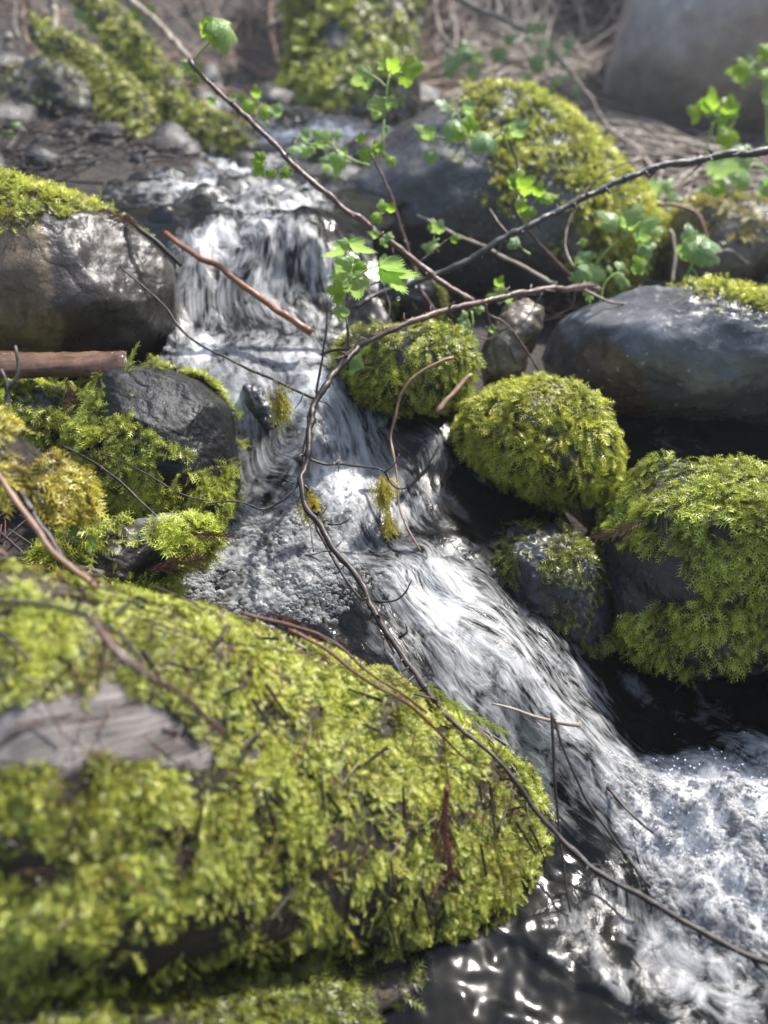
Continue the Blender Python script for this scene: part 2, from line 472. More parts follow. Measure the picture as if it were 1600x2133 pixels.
def blobs(xy, L):
    r = np.zeros(len(xy))
    for (px, py, z, rad, wt) in L:
        c = AZ(px, py, z)[:2]
        r = np.maximum(r, wt * np.exp(-((xy - c) ** 2).sum(1) / rad ** 2))
    return r
FOAM = [(1510, 1700, .05, .075, 1.5), (1590, 1800, .04, .075, 1.5), (1410, 1740, .04, .035, .95), (1500, 1850, .03, .045, .85), (1580, 1570, .03, .035, .8), (1620, 1900, .03, .05, .8), (1380, 1850, .03, .03, .5), (1300, 1890, .02, .05, .42), (1230, 1950, .02, .04, .34), (1450, 1990, .02, .06, .55), (1560, 2080, .02, .05, .5), (1450, 1480, .02, .05, .35), (1330, 1430, .04, .03, .4), (1400, 920, .145, .1, .22), (1330, 2050, .02, .03, .36),
        (1300, 1640, .05, .06, .62), (1150, 1480, .1, .07, .72), (1230, 1560, .07, .06, .75), (1050, 1350, .12, .08, .85), (950, 1280, .13, .08, .74), (880, 1200, .15, .06, .78), (1200, 1420, .08, .04, .7),
        (650, 1150, .145, .08, .75), (500, 1130, .14, .07, .62), (680, 1040, .165, .06, .9), (550, 1230, .14, .06, .55), (760, 1000, .18, .06, .72), (650, 900, .215, .05, .85), (640, 800, .25, .05, 1.0),
        (850, 1060, .16, .05, .6), (540, 950, .19, .04, .7), (470, 800, .24, .06, .9), (400, 730, .255, .06, .95), (520, 720, .262, .05, .75), (620, 730, .26, .05, .8), (430, 640, .28, .05, .75),
        (470, 520, .33, .06, .95), (540, 460, .36, .06, .9), (660, 570, .31, .045, 1.05), (650, 650, .28, .04, .95), (560, 600, .3, .05, .75), (620, 500, .345, .05, .9), (400, 380, .372, .10, .9), (520, 425, .366, .06, .95), (620, 415, .366, .06, 1.0), (560, 390, .368, .1, .8), (690, 280, .385, .16, 1.1), (560, 200, .41, .25, 1.0), (480, 330, .38, .12, .8), (760, 900, .21, .05, .6), (880, 950, .19, .04, .45)]
CHUTE = [(1300, 1640, .05, .12, 1), (1100, 1420, .1, .14, 1), (900, 1240, .14, .12, .9), (760, 950, .2, .12, 1), (640, 850, .23, .1, .9), (560, 560, .31, .14, 1), (430, 700, .26, .1, .8)]
BUB = [(470, 1170, .14, .10, .9), (620, 1230, .14, .08, .85), (1520, 1720, .05, .09, 1), (1590, 1830, .03, .08, 1), (1420, 1800, .03, .05, .8), (420, 1200, .14, .06, .9), (600, 1120, .145, .08, .6)]
def axis(segs):
    r = []
    for a, b, st in segs: r.append(np.arange(a, b, st))
    return np.concatenate(r)
wx = axis([(-1.0, -.42, .01), (-.42, .62, .0024), (.62, 1.3, .01)])
wy = axis([(.0, .28, .01), (.28, 1.25, .0024), (1.25, 3.0, .008)])
WX, WY = np.meshgrid(wx, wy)
wxy = np.c_[WX.ravel(), WY.ravel()]
Z0 = wz(wxy)
S, T = flow(wxy)
warpn = vn(np.c_[wxy * 18, Z0 * 0], 5) * .012
foam = blobs(wxy, FOAM)
foam = np.clip(foam * (1 + .75 * fbm(np.c_[S * 13, T * 24, S * 0], 21, 4, .6)), 0, 1.3)
chute = blobs(wxy, CHUTE)
bub = blobs(wxy, BUB)
pool = sm(.05, .028, Z0)
p3 = np.c_[wxy, np.zeros(len(wxy))]
stk = fbm(np.c_[S * 20, (T + warpn) * 52, S * 0], 11, 3, .45)
big = fbm(np.c_[S * 13, (T + warpn) * 24, S * 0], 12, 3)
iso = fbm(p3 * 60, 13, 2, .5)
rip = 1 - np.abs(fbm(p3 * np.array([34, 46, 1]) + 3, 14, 3, .5)) * 2
mound = blobs(wxy, [(1510, 1700, .05, .075, 1), (1600, 1800, .04, .075, 1), (1420, 1750, .04, .035, .8)])
calm_p = pool * (1 - mound)
Zw = Z0 + sm(.345, .37, Z0) * fbm(p3 * 24, 18, 3) * .020 + chute * (stk * .0050 + big * .013) + (1 - chute) * (iso * .0016) + calm_p * (fbm(p3 * 62, 14, 2) * .0019 + fbm(p3 * 24, 15, 2) * .0034) \
     + mound * (np.abs(fbm(p3 * 30, 16, 3, .5)) * .03 + iso * .006) + bub * (1 - mound) * (iso * .0015 + fbm(p3 * 38, 19, 2) * .0055)
gcheck = gz(wxy)
# the current fills a band round its centre line; below, it opens into the pool
HWS = np.r_[0, np.cumsum(np.linalg.norm(np.diff(FL, axis=0), axis=1))]
hw = np.interp(S, HWS, [.40, .28, .21, .14, .13, .14, .15, .19, .20, .17, .15, .3, .5])
inband = (np.abs(T) < hw * (1 + .12 * vn(p3 * 12, 31))) | (Z0 < .06) | (blobs(wxy, [(520, 1180, .14, .16, 1)]) > .4) | (blobs(wxy, [(1420, 915, .14, .16, 1), (1600, 925, .14, .2, 1)]) > .4)
keep = ((Zw > gcheck - .012) & inband).reshape(len(wy), len(wx))
fc = gridfaces(len(wy), len(wx))
fk = keep.ravel()[fc].any(1)
fc = fc[fk]
used, inv = np.unique(fc, return_inverse=True)
fc = inv.reshape(-1, 4)
WV = np.c_[wxy, Zw][used]
calm = np.clip(1 - chute * 1.3, 0, 1)
o = npmesh('stream_water', WV, fc, M_water, attrs={'flow': np.c_[S, T + warpn, S * 0][used], 'foam': foam[used], 'calm': calm[used], 'bub': bub[used]})
tag(o, kind='structure')

# bubbles: tiny glossy domes riding on the foam
def ico(sub):
    import bmesh
    bm = bmesh.new(); bmesh.ops.create_icosphere(bm, subdivisions=sub, radius=1)
    V = np.array([v.co[:] for v in bm.verts]); Fc = np.array([[v.index for v in f.verts] for f in bm.faces])
    bm.free()
    return V, Fc
I1, I2 = ico(1), ico(2)
def scatter_spheres(name, C, rad, mat, base=I2, squash=1.0):
    V0, F0 = base
    n = len(C)
    V = C[:, None] + V0[None] * rad[:, None, None] * np.array([1, 1, squash])
    Fc = F0[None] + (np.arange(n) * len(V0))[:, None, None]
    return npmesh(name, V.reshape(-1, 3), Fc.reshape(-1, 3), mat)
idx = np.where((bub * (foam + .3) > .28) & keep.ravel())[0]
pr = (bub * (.4 + foam) * np.clip(.7 + iso, .1, 2))[idx]; pr /= pr.sum()
ch = rs.choice(idx, 12000, p=pr)
rad = np.clip(rs.lognormal(math.log(.0013), .5, len(ch)), .0006, .0048)
C = np.c_[wxy[ch] + rs.uniform(-.0012, .0012, (len(ch), 2)), Zw[ch] + rad * .25]
o = scatter_spheres('foam_bubbles', C, rad, M_bubble)
tag(o, kind='stuff')
# splash droplets thrown over the foam
idx = np.where((mound > .45) & keep.ravel())[0]
ch = rs.choice(idx, 320)
C = np.c_[wxy[ch], Zw[ch] + rs.exponential(.009, len(ch))]
m = NT('spray'); m.set(Base_Color=(0.8, 0.85, 0.9), Roughness=0.05); M_spray = m.m
tag(scatter_spheres('splash_droplets', C, rs.uniform(.0003, .0009, len(ch)), M_spray, I1), kind='stuff')

# ------------------------------------------------------------------ moss
def fronds(name, pos, nor, mat, L=.014, droop=.5, parent=None, **kw):
    """moss: dense brown undergrowth, darkened as shade between shoots, with brighter branched shoots standing out of it"""
    k = rs.rand(len(pos)) < .56
    kw.pop('pairs', None)
    if len(pos) > 400:
        shoots('moss_undergrowth_shade', pos, nor, M_under, L=L * .8, droop=droop * .6, parent=parent, pairs=3, wd=.42, thick=1.6, **kw)
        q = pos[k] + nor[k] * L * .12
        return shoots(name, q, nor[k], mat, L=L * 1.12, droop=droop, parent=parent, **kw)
    return shoots(name, pos, nor, mat, L=L * 1.1, droop=droop, parent=parent, **kw)

def shoots(name, pos, nor, mat, L=.014, wd=.36, droop=.5, spread=.7, curl=.35, parent=None, pairs=5, lean=None, thick=1.5):
    n = len(pos)
    rn = lambda: rs.normal(size=(n, 3))
    tang = rn(); tang = nrm(tang - (tang * nor).sum(1, keepdims=True) * nor)
    down = np.array([0, 0, -1.0]) if lean is None else np.asarray(lean, float)
    cl = fbm(pos * 45, 77, 2)
    cl3 = np.c_[fbm(pos * 60, 78, 1), fbm(pos * 60, 79, 1), fbm(pos * 60, 80, 1)]
    a = nrm(nor * (.75 + .5 * rs.rand(n, 1)) + tang * spread * .8 + down * droop + cl3 * .8)
    b = nrm(np.cross(a, nor) + rn() * .3)
    b = nrm(b - (b * a).sum(1, keepdims=True) * a)
    up = np.cross(b, a)
    Ln = L * rs.uniform(.55, 1.3, n) * (1 + .35 * cl)
    Wn = Ln * wd * rs.uniform(.75, 1.25, n)
    def pt(t, side, lift):
        t = np.asarray(t)
        return pos + a * (Ln * t)[:, None] + up * (-curl * Ln * t * t + lift)[:, None] + b * side[:, None] + down * (.25 * Ln * t * t)[:, None] * droop
    VS, FS, TT = [], [], []
    k = 0
    z = np.zeros(n)
    stw = Ln * .028 * thick
    ts = [0, .33, .66, 1.0]
    st = []
    for t in ts:
        wq = stw * (1 - t * .6)
        VS += [pt(z + t, wq, z), pt(z + t, -wq, z)]; TT += [z + t, z + t]
        st.append(k); k += 2
    tri = []
    for i in range(3):
        c = st[i]
        tri += [(c, c + 1, c + 3), (c, c + 3, c + 2)]
    for i in range(pairs):
        t = .14 + .80 * i / (pairs - 1)
        wt = Wn * (math.sin(math.pi * (.16 + .74 * t)) ** .8) * 1.0
        dt = .042
        for sgn in (1, -1):
            jit = rs.uniform(.8, 1.2, n)
            VS += [pt(z + t - dt * .8, z, z), pt(z + t + dt, z + 0, z + .0), pt(z + t + wt / Ln * .75, sgn * wt * jit, wt * .30)]
            TT += [z + t * .9, z + t, z + min(1, t + .25)]
            tri.append((k, k + 1, k + 2) if sgn > 0 else (k + 1, k, k + 2)); k += 3
    V = np.stack(VS, 1)
    TTa = np.stack(TT, 1)
    Fc = np.array(tri)[None] + (np.arange(n) * k)[:, None, None]
    rnd = np.repeat(np.clip(.45 + .55 * fbm(pos * 30, 90, 3) + rs.normal(0, .28, n), 0, 1), k)
    o = npmesh(name, V.reshape(-1, 3), Fc.reshape(-1, 3), mat, parent, smooth=False, attrs={'rnd': rnd, 'tt': TTa.reshape(-1)})
    o['kind'] = 'stuff'
    return o

def sample(V, Fc, n, dens):
    """n accepted area-weighted points with density weight function dens(p, nrm)"""
    if Fc.shape[1] == 4:
        Fc = np.concatenate([Fc[:, [0, 1, 2]], Fc[:, [0, 2, 3]]])
    VN = vert_normals(V, Fc)
    A = np.linalg.norm(np.cross(V[Fc[:, 1]] - V[Fc[:, 0]], V[Fc[:, 2]] - V[Fc[:, 0]]), axis=1)
    cen = V[Fc].mean(1); fn = nrm(VN[Fc].mean(1))
    wgt = A * np.clip(dens(cen, fn), 0, None)
    tot_area = wgt.sum()
    if tot_area <= 0: return np.zeros((0, 3)), np.zeros((0, 3))
    f = rs.choice(len(Fc), n, p=wgt / tot_area)
    u = rs.rand(n, 1); v = rs.rand(n, 1)
    fl = (u + v) > 1; u = np.where(fl, 1 - u, u); v = np.where(fl, 1 - v, v)
    T3 = V[Fc[f]]; N3 = VN[Fc[f]]
    p = T3[:, 0] + (T3[:, 1] - T3[:, 0]) * u + (T3[:, 2] - T3[:, 0]) * v
    nn = nrm(N3[:, 0] * (1 - u - v) + N3[:, 1] * u + N3[:, 2] * v)
    return p, nn

def seen(p, nn, k=-.25):
    """weight: leave out what faces well away from any view of the front"""
    return ((nrm(CAM - p) * nn).sum(1) > k) * 1.0

# ------------------------------------------------------------------ rocks
IC6, IC5 = ico(7), ico(6)
def rock(name, label, outline, d, thick, mat, amp=.05, freq=3, seed=1, boxy=.8, tilt=0.0, cat='rock', group=None, facet=0.0, hi=True, kind=None, spots=None):
    ol = np.array(outline, float)
    c = ol.mean(0) if True else None
    # area centroid
    x, y = ol[:, 0], ol[:, 1]; x2, y2 = np.roll(x, -1), np.roll(y, -1)
    cr = x * y2 - x2 * y; A = cr.sum() / 2
    c = np.array([((x + x2) * cr).sum() / (6 * A), ((y + y2) * cr).sum() / (6 * A)])
    th = np.arctan2(-(y - c[1]), x - c[0]); rr = np.hypot(x - c[0], y - c[1])
    o = np.argsort(th); th, rr = th[o], rr[o]
    # radius along polygon edges
    tg = np.linspace(-math.pi, math.pi, 361)
    pts = np.c_[c[0] + 0 * th, c[1] + 0 * th]
    px_, py_ = np.cos(th) * rr, np.sin(th) * rr
    rg = np.zeros(361)
    n = len(th)
    for k, t in enumerate(tg):
        j = np.searchsorted(th, t) % n; i = (j - 1) % n
        ax, ay, bx, by = px_[i], py_[i], px_[j], py_[j]
        dx, dy = math.cos(t), math.sin(t)
        ex, ey = bx - ax, by - ay
        den = dx * ey - dy * ex
        rg[k] = (ax * ey - ay * ex) / den if abs(den) > 1e-9 else rr[i]
    ker = np.hanning(17); ker /= ker.sum()
    rg = np.convolve(np.r_[rg[-9:-1], rg, rg[1:9]], ker, 'same')[8:-8]
    V0, F0 = IC6 if hi else IC5
    a, b, cc = V0[:, 0], V0[:, 1], V0[:, 2]
    t = np.arctan2(b, a); rho = np.hypot(a, b)
    rad = np.interp(t, tg, rg) * d / F
    ob = rho ** boxy
    z = np.sign(cc) * np.abs(cc) ** .9 * thick
    C0 = P(c[0], c[1], d)
    V = C0 + (np.cos(t) * ob * rad)[:, None] * RT + (np.sin(t) * ob * rad)[:, None] * UP + z[:, None] * (-FW + tilt * UP)
    size = rg.mean() * d / F
    N = vert_normals(V, F0)
    q = (V - C0) / size * freq
    nz = fbm(q, seed, 5, .5) * amp * 1.2
    if facet:        # broken planes: shave the form along a few tilted faces
        fr_ = np.random.RandomState(seed + 500)
        W_ = V - C0
        for _ in range(16):
            dn = nrm(fr_.normal(size=3) * np.array([1, 1, .8]))
            pr_ = W_ @ dn
            lim = pr_.max() * (1 - fr_.uniform(.3, 1.0) * facet)
            W_ = W_ - dn * (np.clip(pr_ - lim, 0, None) * .9)[:, None]
        V = C0 + W_
        N = vert_normals(V, F0)
    V = V + N * (nz * size)[:, None]
    V = V + N * (fbm(V * 160, seed + 3, 3) * .0009)[:, None]
    at = None
    if spots:
        e = np.zeros(len(V))
        for (sx, sy, sr) in spots: e = np.maximum(e, near2(V, sx, sy, sr))
        at = {'spot': sm(.42, .5, e + .16 * fbm(V * 35, 71, 4))}
    ob_ = npmesh(name, V, F0, mat, attrs=at)
    tag(ob_, label, cat, group, kind)
    return ob_, V, F0

def moss_part(rockinfo, n, dens, mat, **kw):
    ob_, V, Fc = rockinfo
    p, nn = sample(V, Fc, n, lambda a, b: dens(a, b) * seen(a, b))
    return fronds('moss', p, nn, mat, parent=ob_, **kw)

def patchy(p, sc_=30, lo=-.1, hi=.2, seed=40):
    return sm(lo, hi, fbm(p * sc_, seed, 3))
def near(p, px, py, d, r):
    return np.exp(-((p - P(px, py, d)) ** 2).sum(1) / r ** 2)

def near2(V, px, py, r):
    """closeness to one spot of the surface"""
    dirv = nrm(P(px, py, 1.0) - CAM)
    rel = V - CAM
    t = rel @ dirv
    return np.exp(-((rel - t[:, None] * dirv) ** 2).sum(1) / r ** 2)

# round moss rock
r = rock('moss_rock', 'round rock wholly covered in bright green moss, beside the cascade', [(955, 900), (975, 850), (1040, 815), (1110, 800), (1190, 808), (1240, 850), (1275, 920), (1278, 980), (1240, 1030), (1180, 1050), (1120, 1040), (1050, 1000), (985, 950)], .93, .085, M_brown, .09, 2.6, 5)
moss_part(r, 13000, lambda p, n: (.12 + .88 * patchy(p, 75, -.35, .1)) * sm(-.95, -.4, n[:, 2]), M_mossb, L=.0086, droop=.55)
# big right moss rock
r = rock('mossy_boulder', 'large boulder with thick moss and a bare slate patch, at the right edge', [(1255, 1200), (1275, 1120), (1300, 1000), (1340, 965), (1450, 985), (1600, 1000), (1800, 1030), (1850, 1200), (1780, 1400), (1600, 1400), (1440, 1418), (1320, 1385), (1275, 1320)], .86, .14, M_slate, .07, 2.4, 8, tilt=.2, facet=.15)
bare = lambda p: sm(.62, .42, np.max([near2(p, x, y, r_) for x, y, r_ in [(1300, 1190, .028), (1345, 1185, .026), (1390, 1205, .024), (1435, 1225, .018), (1290, 1240, .026), (1310, 1215, .03), (1340, 1250, .018), (1268, 1150, .02), (1580, 1425, .03), (1480, 1440, .03), (1380, 1425, .026)]], 0) + .30 * fbm(p * 40, 66, 3))
moss_part(r, 24000, lambda p, n: bare(p) * (.1 + .9 * patchy(p, 60, -.3, .15)) * (.25 + .75 * sm(-.5, .4, n[:, 2])) * sm(-.9, -.4, n[:, 2]), M_mossg, L=.0092, droop=.6)
# dark mossy rock between
r = rock('low_mossy_rock', 'dark wet rock with thin moss, under the round moss rock beside the water', [(1030, 1120), (1080, 1095), (1170, 1100), (1230, 1150), (1262, 1220), (1265, 1330), (1240, 1390), (1170, 1370), (1090, 1300), (1040, 1230), (1020, 1170)], .885, .07, M_slate, .10, 3, 12)
moss_part(r, 2400, lambda p, n: patchy(p, 50, -.15, .15) * (.3 + .7 * sm(.0, .12, fbm(p * 14, 9, 2) + .1)), M_mossd, L=.0085, droop=.5)
# black rock behind gap
r = rock('wet_black_rock', 'narrow wet black rock between the round moss rock and the boulder at the right edge', [(1250, 1060), (1290, 1000), (1330, 985), (1350, 1040), (1330, 1150), (1290, 1220), (1250, 1180)], .95, .06, M_slate, .08, 2, 14, hi=False)
# dark left rock
r = rock('dark_mossy_rock', 'black wet rock with mossy lower face, below the short brown log', [(180, 820), (240, 775), (330, 765), (420, 800), (475, 850), (488, 930), (495, 1010), (480, 1070), (400, 1095), (290, 1100), (200, 1060), (165, 960)], .90, .09, M_black, .05, 1.6, 21, boxy=.6, facet=.12)
moss_part(r, 9000, lambda p, n: (sm(.02, .30, fbm(p * 16, 41, 3) + .20 + .45 * near(p, 250, 980, .83, .06) + .35 * near(p, 400, 1020, .83, .06) + .5 * near(p, 470, 1000, .83, .05) + .4 * near(p, 270, 900, .83, .05) - .5 * near(p, 400, 860, .83, .06) - .6 * near(p, 420, 830, .86, .05))) * patchy(p, 70, -.3, .1), M_mossg, L=.0092, droop=.45)
# small flat grey stone
r = rock('flat_stone', 'flat grey stone among moss, below the black mossy rock', [(255, 1110), (290, 1080), (350, 1068), (392, 1072), (400, 1095), (350, 1120), (280, 1130)], .80, .03, M_grey, .06, 2, 23, hi=False)
# left boulder
r = rock('brown_boulder', 'big wet brown boulder at the left edge with a mossy top', [(-350, 600), (-300, 400), (-120, 380), (0, 395), (120, 425), (220, 455), (300, 490), (350, 540), (372, 620), (355, 700), (300, 755), (200, 790), (0, 800), (-200, 790)], 1.03, .14, M_brown, .05, 2.2, 31, boxy=.66, facet=.08, spots=[(0, 520, .05), (30, 600, .045), (60, 680, .04), (-30, 700, .05), (20, 460, .03)])
moss_part(r, 5200, lambda p, n: sm(.58, .85, n[:, 2] + .22 * fbm(p * 22, 44, 3) - .35 * near(p, 330, 560, .97, .12)), M_mossb, L=.011, droop=.1)
# rock mossy mid
r = rock('green_rock', 'oval rock covered in short green moss behind the round moss rock', [(705, 730), (740, 695), (820, 690), (900, 690), (960, 705), (985, 750), (965, 810), (920, 850), (850, 862), (780, 845), (725, 800)], .97, .07, M_brown, .05, 3, 35)
moss_part(r, 4500, lambda p, n: .35 + .65 * patchy(p, 45, -.2, .2), M_mossg, L=.010, droop=.5)
# small tan rock
r = rock('tan_rock', 'small upright tan rock with a white patch, left of the blue grey boulder', [(1005, 740), (1020, 690), (1050, 640), (1090, 625), (1130, 640), (1128, 690), (1100, 740), (1085, 800), (1040, 825), (1005, 800)], 1.05, .05, M_tan, .10, 2.5, 38, hi=False)
# small dark mossy one behind branch
r = rock('shaded_rock', 'small shaded rock with sparse moss above the oval green rock', [(740, 630), (770, 590), (830, 575), (890, 590), (920, 620), (900, 660), (840, 680), (760, 675)], 1.16, .06, M_slate, .08, 3, 39, hi=False)
moss_part(r, 1100, lambda p, n: patchy(p, 40, -.1, .2), M_mossd, L=.010)
# blue grey boulder
r = rock('blue_boulder', 'long smooth blue grey wet boulder with a mossy crest, at the right', [(1110, 740), (1150, 690), (1220, 640), (1300, 620), (1420, 618), (1600, 635), (1800, 670), (1900, 780), (1800, 880), (1600, 885), (1440, 885), (1330, 875), (1240, 850), (1150, 800)], 1.10, .13, M_blue, .06, 2.4, 42, boxy=.7, facet=.10, spots=[(1250, 760, .030), (1290, 800, .028), (1230, 820, .025), (1320, 850, .022)])
moss_part(r, 4200, lambda p, n: sm(.70, .98, n[:, 2] + .26 * fbm(p * 20, 45, 3) + .22 * near(p, 1550, 640, 1.05, .14) - .7 * near(p, 1230, 650, 1.05, .13)), M_mossb, L=.010, droop=.15)
# large rock behind
r = rock('mossy_big_rock', 'largest mossy rock behind the stream, dark left face and bright right slope', [(660, 560), (650, 440), (740, 390), (800, 325), (850, 285), (940, 235), (1020, 222), (1080, 245), (1150, 285), (1220, 340), (1280, 410), (1340, 470), (1390, 560), (1380, 640), (1200, 680), (900, 680), (720, 650)], 1.52, .24, M_mid, .06, 2.0, 48, boxy=.7, facet=.10)
bigd = lambda p, n: sm(-.05, .35, n[:, 0] * .9 + n[:, 2] * .45 - .02 + .45 * fbm(p * 9, 46, 3) - .5 * near(p, 860, 300, 1.45, .22) + .35 * near(p, 1250, 400, 1.45, .2)) * (.35 + .65 * patchy(p, 30, -.2, .15))
moss_part(r, 14000, bigd, M_mossb, L=.0135, droop=.25)
# brown rock back right
r = rock('brown_slope_rock', 'brown rock with pale dead stems on it, behind the blue grey boulder', [(1380, 560), (1400, 450), (1470, 420), (1560, 440), (1680, 500), (1750, 620), (1560, 640), (1400, 640)], 1.42, .12, M_tan, .07, 2, 52, hi=False)
moss_part(r, 1500, lambda p, n: sm(.3, .9, n[:, 2] + .4 * fbm(p * 12, 47, 2)), M_mossy, L=.012)
r = rock('grey_corner_rock', 'dark grey rock at the right edge above the blue grey boulder', [(1560, 640), (1570, 590), (1620, 560), (1720, 570), (1740, 660), (1620, 670)], 1.33, .06, M_slate, .07, 2, 53, hi=False)
# pale boulder
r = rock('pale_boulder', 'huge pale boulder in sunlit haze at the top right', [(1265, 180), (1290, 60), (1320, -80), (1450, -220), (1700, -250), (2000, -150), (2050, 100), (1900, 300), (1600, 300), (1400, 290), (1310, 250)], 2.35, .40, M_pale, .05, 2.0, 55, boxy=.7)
# rubble rocks upper left and channel
RB = [([(-60, 330), (0, 190), (150, 160), (260, 200), (290, 300), (220, 380), (60, 400)], 1.75, .16, 'dark wet rock wall left of the mossy roots'),
      ([(230, 330), (270, 270), (400, 250), (520, 270), (560, 330), (500, 375), (330, 385)], 1.72, .10, 'low dark rock below the mossy roots with small plants'),
      ([(300, 430), (330, 375), (430, 365), (470, 400), (430, 450), (350, 470)], 1.42, .05, 'small wet stone at the left lip of the fall'),
      ([(440, 330), (460, 300), (510, 310), (510, 350), (470, 372)], 1.6, .04, 'small mossy stone standing in the stream above the fall'),
      ([(600, 230), (640, 200), (700, 200), (740, 240), (700, 270), (630, 265)], 2.15, .05, 'wet stone below the mossy trunk in the stream'),
      ([(520, 420), (560, 398), (640, 400), (690, 430), (640, 455), (560, 450)], 1.36, .05, 'dark rounded stone under the water at the lip of the fall')]
for i, (ol, d, th, lb) in enumerate(RB):
    r = rock('stream_rock', lb, ol, d, th, M_grey if i == 3 else M_rubble if i < 3 else M_slate, .14, 2.5, 60 + i, hi=False, group='dark rocks along the upper stream')
    if i in (0, 1, 3):
        moss_part(r, 700, lambda p, n: sm(.2, .8, n[:, 2] + .5 * fbm(p * 12, 47, 2)), M_mossd if i == 0 else M_mossy, L=.013)
# rock ribs under the cascade (wet, dark, splitting the current)
r = rock('cascade_rock', 'dark wet rock splitting the white water of the cascade', [(505, 800), (540, 800), (580, 850), (600, 930), (585, 960), (550, 900), (515, 850)], .965, .02, M_slate, .08, 3, 70, hi=False)
r = rock('cascade_rock', 'dark wet rock face right of the cascade under the round moss rock', [(930, 930), (980, 940), (1040, 1000), (1070, 1100), (1060, 1190), (1010, 1170), (960, 1080), (930, 1000)], .955, .04, M_slate, .10, 3, 72, hi=False)

# ------------------------------------------------------------------ lofts: logs, trunks, roots
def loft(name, stations, mat, nseg=160, nring=120, amp=.03, freq=6, seed=1, label=None, cat=None, parent=None, power=.85, attrs=None, grain=0.0, capn=True):
    """stations: (top px,py), (bottom px,py), depth, thickness(m)"""
    st = np.array([[a[0], a[1], b[0], b[1], d, t] for a, b, d, t in stations], float)
    u = np.linspace(0, 1, len(st)); uu = np.linspace(0, 1, nseg)
    # catmull-ish smooth interpolation
    q = np.stack([np.interp(uu, u, st[:, k]) for k in range(6)], 1)
    ker = np.hanning(max(5, int(nseg / len(st)) | 1)); ker /= ker.sum(); h = len(ker) // 2
    for k in range(6):
        pad = np.r_[2 * q[0, k] - q[h:0:-1, k], q[:, k], 2 * q[-1, k] - q[-2:-h - 2:-1, k]]
        q[:, k] = np.convolve(pad, ker, 'valid')
    A = P(q[:, 0], q[:, 1], q[:, 4]); B = P(q[:, 2], q[:, 3], q[:, 4])
    C = (A + B) / 2; Hh = (A - B) / 2
    th = np.linspace(0, 2 * math.pi, nring, endpoint=False)
    ct, sn = np.cos(th), np.sin(th)
    sp = lambda v: np.sign(v) * np.abs(v) ** power
    back = nrm(C - CAM)
    # thickness direction is horizontal, away from the camera
    hz = back.copy(); hz[:, 2] = 0; hz = nrm(hz)
    V = C[:, None] + Hh[:, None] * sp(ct)[None, :, None] + hz[:, None] * (q[:, 5][:, None] * sp(sn)[None])[..., None]
    V = V.reshape(-1, 3)
    i = np.arange(nseg * nring).reshape(nseg, nring)
    j = np.roll(i, -1, 1)
    Fc = np.stack([i[:-1], i[1:], j[1:], j[:-1]], -1).reshape(-1, 4)
    N = vert_normals(V, Fc)
    # outward check
    if ((V - np.repeat(C, nring, 0)) * N).sum() < 0: Fc = Fc[:, ::-1]; N = -N
    S_ = np.repeat(np.r_[0, np.cumsum(np.linalg.norm(np.diff(C, axis=0), axis=1))], nring)
    T_ = np.tile(th, nseg) * np.repeat(np.linalg.norm(Hh, axis=1), nring)
    sz = np.linalg.norm(Hh, axis=1).mean()
    V = V + N * (fbm(V * freq, seed, 5, .5) * amp)[:, None]
    if grain: V = V + N * (fbm(np.c_[S_ * 8, T_ * 90, S_ * 0], seed + 5, 4) * grain)[:, None]
    at = {'uvw': np.c_[S_, T_, S_ * 0]}
    V = np.r_[V, V[:nring].mean(0)[None], V[-nring:].mean(0)[None]]
    c0, c1 = len(V) - 2, len(V) - 1
    caps = [[c0, i[0, k], i[0, (k + 1) % nring], i[0, (k + 1) % nring]] for k in range(nring)]
    at['uvw'] = np.r_[at['uvw'], at['uvw'][:1], at['uvw'][-1:]]
    # caps as triangles are stored by splitting all quads
    tri = np.concatenate([Fc[:, [0, 1, 2]], Fc[:, [0, 2, 3]]])
    capt = np.array([[c0, i[0, (k + 1) % nring], i[0, k]] for k in range(nring)] + [[c1, i[-1, k], i[-1, (k + 1) % nring]] for k in range(nring)])
    tri = np.concatenate([tri, capt])
    if attrs:
        Nn = vert_normals(V, tri)
        for k_, fn in attrs.items(): at[k_] = fn(V, Nn)
    o = npmesh(name, V, tri, mat, parent, attrs=at)
    if label: tag(o, label, cat)
    return o, V, tri

def barefn(V, N):
    e = np.zeros(len(V))
    for (px, py, d, rx) in [(0, 1530, .36, .022), (70, 1525, .37, .021), (140, 1520, .38, .022), (220, 1500, .40, .024), (290, 1510, .42, .022), (225, 1445, .42, .013), (350, 1545, .42, .016), (420, 1570, .43, .009), (520, 1570, .47, .010), (-80, 1520, .35, .025), (-200, 1510, .34, .03)]:
        e = np.maximum(e, near2(V, px, py, rx))
    return sm(.35, .6, e + .12 * fbm(V * 60, 8, 3))
lg = loft('mossy_log', [((-700, 1120), (-700, 2100), .46, .06), ((-300, 1170), (-300, 2030), .48, .065), ((0, 1235), (0, 1960), .50, .07), ((250, 1275), (250, 1925), .54, .075), ((500, 1345), (500, 1900), .585, .075), ((750, 1445), (750, 1880), .63, .07),
                        ((930, 1540), (930, 1870), .66, .06), ((1070, 1640), (1065, 1860), .685, .05), ((1140, 1705), (1138, 1840), .70, .035), ((1172, 1750), (1170, 1805), .705, .014)], M_rotlog, 300, 200, .014, 7, 101,
          'thick moss covered log across the bottom left foreground', 'log', attrs={'bare': barefn})
